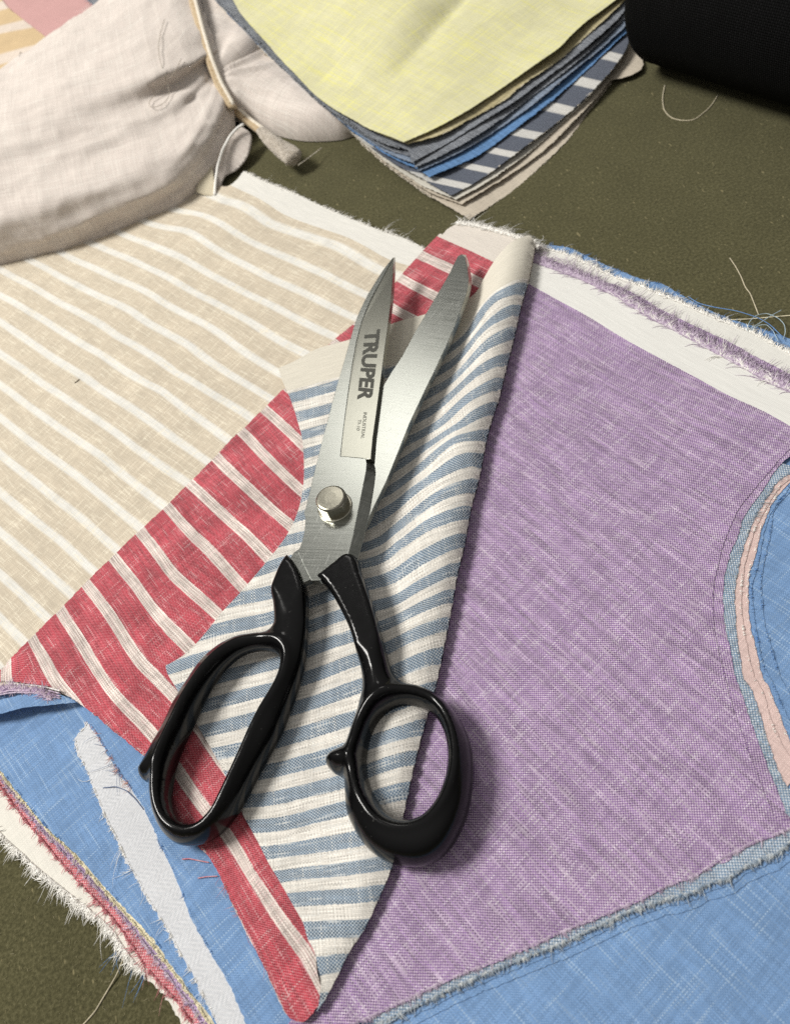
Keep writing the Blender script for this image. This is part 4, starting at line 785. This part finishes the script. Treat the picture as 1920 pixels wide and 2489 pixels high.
tgn = g.t.nodes.new('ShaderNodeTangent'); tgn.direction_type = 'UV_MAP'; tgn.uv_map = 'UVMap'; g.t.links.new(tgn.outputs[0], g.b.inputs['Tangent'])
g = NG('ground_steel'); u, v, uvv = g.uv(); n1 = g.noise(g.xyz(g.m('MULTIPLY', u, 160), g.m('MULTIPLY', v, 5200)), 1, 2, .6); g.bump(n1, .02, .0001)
m_ground = g.set(Base_Color=g.mix(n1, s2l(124, 124, 116), s2l(140, 140, 131)), Metallic=1.0, Roughness=.2)  # base colour darkened to paint in the panel's dark reflection
g = NG('nickel_screw'); nk = g.noise(g.obj(), 900, 3, .6, '3D'); m_nick = g.set(Base_Color=g.mix(nk, s2l(142, 139, 126), s2l(172, 169, 156)), Metallic=1.0, Roughness=g.m('MULTIPLY_ADD', nk, .2, .2))
g = NG('etched_grey'); m_etch = g.set(Base_Color=s2l(74, 74, 68), Metallic=.3, Roughness=.55)
g = NG('black_enamel'); nn = g.noise(g.obj(), 60, 3, .5, '3D'); n3 = g.noise(g.obj(), 420, 2, .5, '3D'); g.bump(nn, .12, .001)
n4 = g.noise(g.obj(), 900, 2, .6, '3D'); scf = g.m('MULTIPLY', g.m('SUBTRACT', n4, .71), 20, clamp=True)
m_enam = g.set(Base_Color=g.mix(scf, s2l(10, 10, 11), s2l(60, 60, 58)), Roughness=g.m('MULTIPLY_ADD', n3, .12, .10), Specular_IOR_Level=.28)
ZB = 17.2 * MM
piv = P(*tr('S', (420, 1625))[0], ZB)
sci = empty('scissors', (piv[0], piv[1], 5 * MM), 'large tailor scissors with steel blades and black handles lying half open on the flap', 'scissors')
def prism(V, F, top, bot, flip=False):
    o = len(V); n = len(top); V += list(top) + list(bot)
    F.append(tuple(o + i for i in range(n))); F.append(tuple(o + n + i for i in range(n))[::-1])
    for i in range(n): F.append((o + i, o + n + i, o + n + (i + 1) % n, o + (i + 1) % n))
def ccw(t): 
    t = np.asarray(t); x, y = t[:, 0], t[:, 1]; return (x * np.roll(y, -1) - y * np.roll(x, -1)).sum() > 0
def blade_obj(name, solids, axis):
    V, F = [], []
    for top, bot in solids:
        if not ccw(top): top, bot = top[::-1], bot[::-1]
        prism(V, F, top, bot)
    V = np.array(V); o, a, b = axis; uv = np.c_[(V[:, :2] - o) @ a, (V[:, :2] - o) @ b]
    ob = mesh_obj(name, V, F, m_steel, uv=uv, smooth=False)
    if len(solids) > 1:                                     # the hollow-ground panel is finished finer than the body
        ob.data.materials.append(m_ground); k = len(solids[0][0]) + 2
        for f in ob.data.polygons[k:]: f.material_index = 1
    m = ob.modifiers.new('bevel', 'BEVEL'); m.width = .13 * MM; m.segments = 2; m.limit_method = 'ANGLE'; m.angle_limit = math.radians(25)
    adopt(ob, sci); return ob
def S_(*pts, z): return np.array([P(*p, zz) for p, zz in zip(tr('S', *pts), z if hasattr(z, '__len__') else [z] * len(pts))])
left_e = [(768, 156), (735, 195), (700, 242), (660, 305), (620, 370), (590, 428), (565, 482), (546, 532), (530, 582), (505, 670), (480, 760), (455, 845), (430, 930), (390, 1080), (350, 1230), (300, 1430), (262, 1590), (250, 1640), (240, 1664), (250, 1700), (246, 1750), (240, 1790), (225, 1850), (205, 1895), (245, 1985), (285, 2066), (330, 2064), (520, 1975)]
right_t = [(500, 1920), (530, 1800), (560, 1650), (590, 1500), (606, 1420), (610, 1375), (604, 1346)]
right_b = [(562, 1935), (600, 1790), (630, 1650), (655, 1500), (663, 1430), (660, 1392), (606, 1349)]
panel = [(455, 1332), (470, 1190), (485, 1075), (500, 960), (525, 790), (550, 650), (580, 540), (630, 412), (700, 285)]
cut_t = [(768, 160), (765, 250), (754, 400), (737, 550), (716, 700), (703, 800), (690, 900), (666, 1080), (646, 1220), (634, 1348)]
cut_b = [(778, 156), (780, 250), (770, 400), (753, 550), (733, 700), (721, 800), (710, 900), (688, 1080), (669, 1220), (657, 1370)]
bz = ZB - 2.8 * MM
top1 = S_(*left_e, *right_t, *panel, z=ZB); bot1 = np.r_[S_(*left_e, z=ZB)*1.0, S_(*right_b, z=bz), S_(*panel, z=ZB)]; bot1[:, 2] = bz
pz = ZB - .28 * MM
top2 = np.r_[S_(*panel, z=pz), S_(*cut_t, z=[ZB - .3 * MM] + [ZB - .42 * MM] * 9), S_((606, 1349), z=ZB - .6 * MM)]; bot2 = np.r_[S_(*panel, z=pz), S_(*cut_b, z=bz), S_((606, 1349), z=pz)]; bot2[:, 2] = bz + .01 * MM
axU = dirframe(tr('S', (420, 1625))[0], tr('S', (768, 156))[0], ZB)
ub = blade_obj('upper_blade', [(top1, bot1), (top2, bot2)], axU)
zl_t = ZB - 3.0 * MM; zl_b = ZB - 6.0 * MM
lo_l = [(1168, 140), (1148, 150), (1124, 195), (1100, 248), (1050, 335), (1000, 420), (950, 505), (900, 590), (860, 665), (820, 740), (760, 830), (700, 930), (640, 1050), (560, 1300), (500, 1480), (420, 1680), (330, 1800), (180, 1900), (140, 1965), (230, 2080), (340, 2030), (470, 1880), (560, 1800)]
lo_rt = [(600, 1742), (665, 1602), (725, 1480), (785, 1332), (860, 1142), (940, 970), (1018, 810), (1088, 660), (1130, 560), (1170, 450), (1194, 385), (1207, 330), (1210, 280), (1203, 220), (1190, 160)]
lo_rb = [(612, 1768), (687, 1606), (747, 1486), (807, 1337), (886, 1144), (964, 973), (1042, 813), (1112, 663), (1154, 563), (1194, 453), (1216, 388), (1227, 330), (1228, 280), (1216, 205), (1194, 142)]
topl = S_(*lo_l, *lo_rt, z=zl_t); botl = np.r_[S_(*lo_l, z=zl_t), S_(*lo_rb, z=zl_b)]; botl[:, 2] = zl_b
axL = dirframe(tr('S', (420, 1625))[0], tr('S', (1180, 140))[0], zl_t)
lb = blade_obj('lower_blade', [(topl, botl)], axL)
# lettering etched on the ground panel
def etched(txt, q, bold, name):
    """text laid over the quad q = start-top, start-bottom, end-bottom, end-top (S coordinates)"""
    cu = bpy.data.curves.new(name, 'FONT'); cu.body = txt; cu.size = 1; cu.offset = bold; ob = bpy.data.objects.new(name, cu); COL.objects.link(ob)
    bpy.context.view_layer.update(); me = ob.evaluated_get(bpy.context.evaluated_depsgraph_get()).to_mesh(); V = np.array([v.co[:] for v in me.vertices]); F = [tuple(p.vertices) for p in me.polygons]
    bpy.data.objects.remove(ob); lo, hi = V.min(0), V.max(0); st = (V - lo) / (hi - lo + 1e-9); q = np.array(q, float); W = []
    for s, t, _ in st:
        c = (1 - s) * (t * q[0] + (1 - t) * q[1]) + s * (t * q[3] + (1 - t) * q[2]); w = hit(['upper_blade'], *tr('S', tuple(c))[0], .06 * MM)
        W.append(w if w is not None else P(*tr('S', tuple(c))[0], ZB))
    o = mesh_obj(name, np.array(W), F, m_etch, smooth=False); o.parent = ub; return o
etched('TRUPER', [(690, 582), (600, 590), (552, 998), (640, 1012)], .042, 'etched_lettering')
etched('INDUSTRIAL', [(612, 1074), (592, 1072), (576, 1226), (596, 1230)], .0, 'etched_lettering'); etched('TI-10', [(578, 1116), (560, 1114), (550, 1180), (568, 1182)], .0, 'etched_lettering')
# pivot screw
def lathe(prof, n, c, hexed=()):
    V, F = [], []
    for j, (r, z) in enumerate(prof):
        for k in range(n):
            w = 2 * math.pi * k / n + .35; rr = r
            if j in hexed: rr = r * math.cos(math.pi / 6) / math.cos((w % (math.pi / 3)) - math.pi / 6)
            V.append((c[0] + rr * math.cos(w), c[1] + rr * math.sin(w), c[2] + z))
    for j in range(len(prof) - 1): F += [(j * n + k, j * n + (k + 1) % n, (j + 1) * n + (k + 1) % n, (j + 1) * n + k) for k in range(n)]
    F.append(tuple((len(prof) - 1) * n + k for k in range(n))); return np.array(V), F
scw = P(*tr('S', (424, 1632))[0], ZB)
V, F = lathe([(6.2 * MM, 0), (6.2 * MM, .35 * MM), (5.9 * MM, .5 * MM), (4.4 * MM, .5 * MM)], 72, scw); col_ = mesh_obj('screw_collar', V, F, m_nick, smooth=False)
V, F = lathe([(5.5 * MM, .3 * MM), (5.5 * MM, 4.6 * MM), (5.4 * MM, 5.2 * MM), (4.95 * MM, 5.8 * MM), (4.5 * MM, 6.0 * MM), (2 * MM, 6.1 * MM)], 96, scw, (0, 1)); hd = mesh_obj('screw_head', V, F, m_nick, smooth=False)
hd.modifiers.new('bevel', 'BEVEL').width = .12 * MM
for o in (col_, hd): adopt(o, sci)
# handles
def handle(name, outer, hole, zmid, half, neck):
    def zy_(p): return zmid + (neck - zmid) * min(1, max(0, (1750 - p[1]) / 220.)) ** 1.3      # the neck climbs to the blade
    wo = np.array([P(*p, zy_(p)) for p in outer]); wi = np.array([P(*p, zy_(p)) for p in hole]); tz = TPS(np.r_[wo, wi][:, :2] + rng.normal(0, 1e-6, (len(wo) + len(wi), 2)), np.r_[wo, wi][:, 2], 1e-3)
    ro = smooth_line(wo, True, .55 * MM); ri = smooth_line(wi, True, .55 * MM)
    pts = []
    for ring, sg in ((ro, 1), (ri, -1)):
        r = ring if ccw(ring) else ring[::-1]; t = np.roll(r, -1, 0) - np.roll(r, 1, 0); t /= np.linalg.norm(t, axis=1)[:, None]; n = np.c_[-t[:, 1], t[:, 0]] * sg
        for d in (.12, .35, .75, 1.3): pts.append((r + n * d * MM)[(0 if d < .5 else 0)::(1 if d < .5 else 2)])
    pts = np.concatenate(pts); q = grid_in(ro, .9 * MM); q = q[~inside(ri, q)]
    dd = np.minimum(dist_to(ro, q), dist_to(ri, q)); q = np.r_[pts, q[dd > 1.7 * MM]]; q = q[inside(ro, q) & ~inside(ri, q)]
    dq = np.minimum(dist_to(ro, q), dist_to(ri, q)); q = q[dq > .08 * MM]
    V, F = triangulate([ro, ri], q); do, di = dist_to(ro, V), dist_to(ri, V)
    do[:len(ro)] = np.where(do[:len(ro)] < 1e-6, 0, do[:len(ro)])
    f = lambda x: np.clip(1 - (1 - np.clip(x, 0, 1)) ** 2.4, 0, 1) ** .5
    near = np.clip(1 - (di - 12 * MM) / (9 * MM), 0, 1)         # the ring flares outward, the neck is a flat bar
    h = half * f(do / ((1.8 + 6.2 * near) * MM)) * f(di / (4.4 * MM))
    zz = np.clip(tz(V), zmid, neck); k_ = np.clip((zz - zmid) / (neck - zmid), 0, 1); h = h * (1 - k_ * (1 - 3.6 * MM / half))
    hb = (1.6 + 2.2 * k_) * MM * f(do / (1.2 * MM)) * f(di / (1.2 * MM)); h = h + .9 * MM * np.exp(-((di - 3.2 * MM) / (1.5 * MM)) ** 2) * near
    edge = (np.minimum(do, di) < 2e-6); n = len(V); mp = np.arange(n); mp2 = np.where(edge, mp, mp + n)
    VV = np.r_[np.c_[V, zz + h], np.c_[V, zz - hb]]; FF = np.r_[F, mp2[F][:, ::-1]]
    ob = mesh_obj(name, VV, FF, m_enam); adopt(ob, sci); return ob
T = lambda *p: tr('T', *p)
hl_o = T((720, 95), (720, 95), (745, 118), (780, 178), (799, 240), (803, 300), (801, 380), (798, 470), (788, 570), (760, 680), (722, 790), (690, 870), (640, 962), (592, 1050), (540, 1150), (490, 1232), (420, 1308), (335, 1350), (245, 1350), (182, 1302), (143, 1222), (127, 1130), (122, 1085), (103, 1078), (86, 1064), (80, 1034), (108, 982), (140, 922), (182, 848), (230, 742), (282, 650), (342, 555), (420, 482), (500, 442), (570, 431), (620, 424), (648, 402), (658, 372), (655, 300), (648, 250), (668, 190), (690, 140))
hl_i = T((690, 560), (680, 622), (650, 692), (604, 778), (564, 860), (520, 960), (474, 1060), (440, 1132), (400, 1208), (350, 1256), (292, 1262), (242, 1222), (217, 1150), (219, 1080), (236, 1000), (268, 918), (310, 828), (352, 730), (402, 640), (460, 564), (522, 518), (590, 500), (650, 508), (682, 532))
hr_o = T((846, 192), (846, 192), (910, 142), (972, 96), (1018, 106), (1044, 180), (1080, 280), (1110, 380), (1138, 480), (1164, 572), (1190, 622), (1232, 650), (1302, 668), (1382, 710), (1442, 770), (1490, 850), (1516, 930), (1526, 1030), (1514, 1160), (1482, 1270), (1434, 1358), (1370, 1418), (1290, 1447), (1200, 1441), (1120, 1410), (1052, 1352), (1002, 1272), (976, 1200), (970, 1110), (962, 1062), (922, 1042), (893, 1012), (890, 986), (918, 952), (966, 928), (982, 900), (1002, 840), (1030, 750), (1044, 680), (1040, 600), (1020, 520), (990, 420), (950, 332), (912, 264), (880, 222))
hr_i = T((1270, 745), (1330, 766), (1372, 810), (1402, 880), (1416, 960), (1412, 1040), (1390, 1120), (1352, 1190), (1300, 1238), (1232, 1250), (1162, 1222), (1112, 1162), (1077, 1090), (1061, 1010), (1066, 930), (1090, 852), (1132, 792), (1200, 752))
handle('handle', hr_o, hr_i, 8.6 * MM, 9.2 * MM, 15.4 * MM); handle('handle', hl_o, hl_i, 8.2 * MM, 8.4 * MM, 12.8 * MM)

# ================================================================== loose threads
CL = ['table_top', 'purple_cloth', 'white_cloth', 'white_cloth.001', 'blue_cloth', 'blue_cloth.001', 'blue_cloth.002', 'striped_cloth', 'striped_cloth.001'] + BN
def loose(px, rad, mat, label, lift=None):
    pts = []
    for k, (x, y) in enumerate(px):
        l = .2 if lift is None else lift[k]; h = hit(CL, x, y, 0); pts.append(P(x, y, h[2] + l * MM))
    o = tubes('loose_thread', [(smooth3(np.array(pts), 40), rad * MM)], mat, None, 5); return tag(o, label, 'thread')
m_thr = fibre('pale_thread', s2l(196, 186, 160)); m_thr2 = fibre('olive_thread', s2l(150, 140, 108))
loose(tr('d', (1417, 182), (1412, 210), (1415, 235), (1430, 252), (1455, 258), (1480, 257), (1495, 245), (1515, 228), (1530, 204)), .28, m_thr, 'pale thread forming a U on the felt below the black roll')
loose(tr('M', (1315, 195), (1350, 245), (1385, 310), (1410, 375), (1440, 410), (1455, 450), (1475, 500), (1490, 540)), .22, m_thr, 'short pale wavy thread on the felt at right, above the frayed edge')
loose(tr('M', (1320, 572), (1450, 566), (1600, 552), (1760, 540)), .22, m_yelf, 'straight yellowish thread running off the right border')
loose(tr('J', (350, 1120), (320, 1200), (280, 1290), (210, 1410), (150, 1510), (110, 1580), (30, 1670), (-40, 1740)), .22, m_thr, 'long pale thread on the felt at the bottom left', [1.5, 1.2, .8, .3, .2, .2, .2, .2])
loose(tr('M', (1060, 430), (1120, 470), (1220, 495), (1350, 515), (1480, 555), (1560, 600), (1640, 680)), .16, m_bluef, 'long pale blue thread trailing along the frayed top edge', [1.5, 3, 4, 4, 3, 2, 1])
for k, (lab, q) in enumerate((('curled pale blue thread loop at the right border', ((1420, 640), (1430, 590), (1470, 545), (1540, 530), (1610, 560), (1650, 600), (1655, 650), (1640, 690))), ('small pale blue thread arc just left of the right border', ((1440, 640), (1490, 605), (1540, 600), (1580, 640), (1610, 700))), ('straight pale blue thread tip pointing up at the right', ((1430, 630), (1500, 590), (1560, 550), (1630, 512))))):
    loose(tr('M', *q), .14, fibre('pale_blue_fibre', s2l(175, 195, 205)), lab, [1 + 1.2 * math.sin(j) ** 2 + k * .4 for j in range(len(q))])
loose(tr('Q', (1125, 130), (1090, 250), (1080, 350), (1100, 440), (1135, 540), (1165, 610), (1150, 690), (1090, 730), (1020, 750), (1000, 710), (1060, 640), (1140, 570), (1200, 490), (1240, 400)), .17, fibre('grey_thread', s2l(176, 166, 152)), 'thin loose thread looping on the linen bundle beside the cord', [1.2] * 14)
for lab, q in (('dark hair-thin snippet at the left border on the bundle', ((75, 370), (50, 405), (25, 440))), ('dark thin snippet above the bundle near the left border', ((182, 275), (155, 320), (135, 380)))):
    loose(tr('Q', *q), .2, fibre('dark_fibre', s2l(52, 46, 42)), lab, [.6, .5, .4])
loose(tr('A', (545, 1465), (528, 1480), (512, 1490)), .22, fibre('brown_fibre', s2l(96, 84, 66)), 'tiny dark snippet of thread on the beige striped cloth')
loose(tr('N', (865, 1100), (800, 1150), (740, 1195), (690, 1230)), .2, m_crm, 'straw coloured thread sticking out from the knot', [4, 5, 6, 6])
loose(tr('J', (820, 335), (880, 330), (950, 345), (1040, 362)), .16, m_redf, 'dark red thread lying on blue linen below the left handle', [.4, .8, .8, .5]); loose(tr('J', (950, 490), (1020, 478), (1110, 474)), .14, m_redf, 'short dark red thread on blue linen, below the longer one', [.3, .7, .5])
loose(tr('I', (845, 1062), (950, 1050), (1040, 1085), (1110, 1150), (1180, 1240)), .14, fibre('slate_thread', s2l(95, 112, 145)), 'slate blue thread curving across the white twill strip', [.4, .9, .9, .6, .4])
# lint and short fibres on the felt
paths = []
for _ in range(900):
    px, py = random.choice(((random.uniform(1150, 1950), random.uniform(180, 760)), (random.uniform(-30, 620), random.uniform(1980, 2520)), (random.uniform(620, 1150), random.uniform(320, 620))))
    c = P(px, py, .12 * MM); a = random.uniform(0, math.pi); L = random.uniform(.5, 2.2) * MM; k = random.gauss(0, .8); d = np.array([math.cos(a), math.sin(a), 0]); n = np.array([-d[1], d[0], 0])
    paths.append(([c - d * L / 2, c + n * L * .15 * k + np.array([0, 0, .25 * MM]), c + d * L / 2], [.03 * MM, .045 * MM, .02 * MM]))
o = tubes('felt_lint', paths, fibre('lint', s2l(120, 112, 80), s2l(176, 166, 132)), None, 3); o['kind'] = 'stuff'; o['label'] = 'fine pale lint scattered over the olive felt'; o['category'] = 'lint'
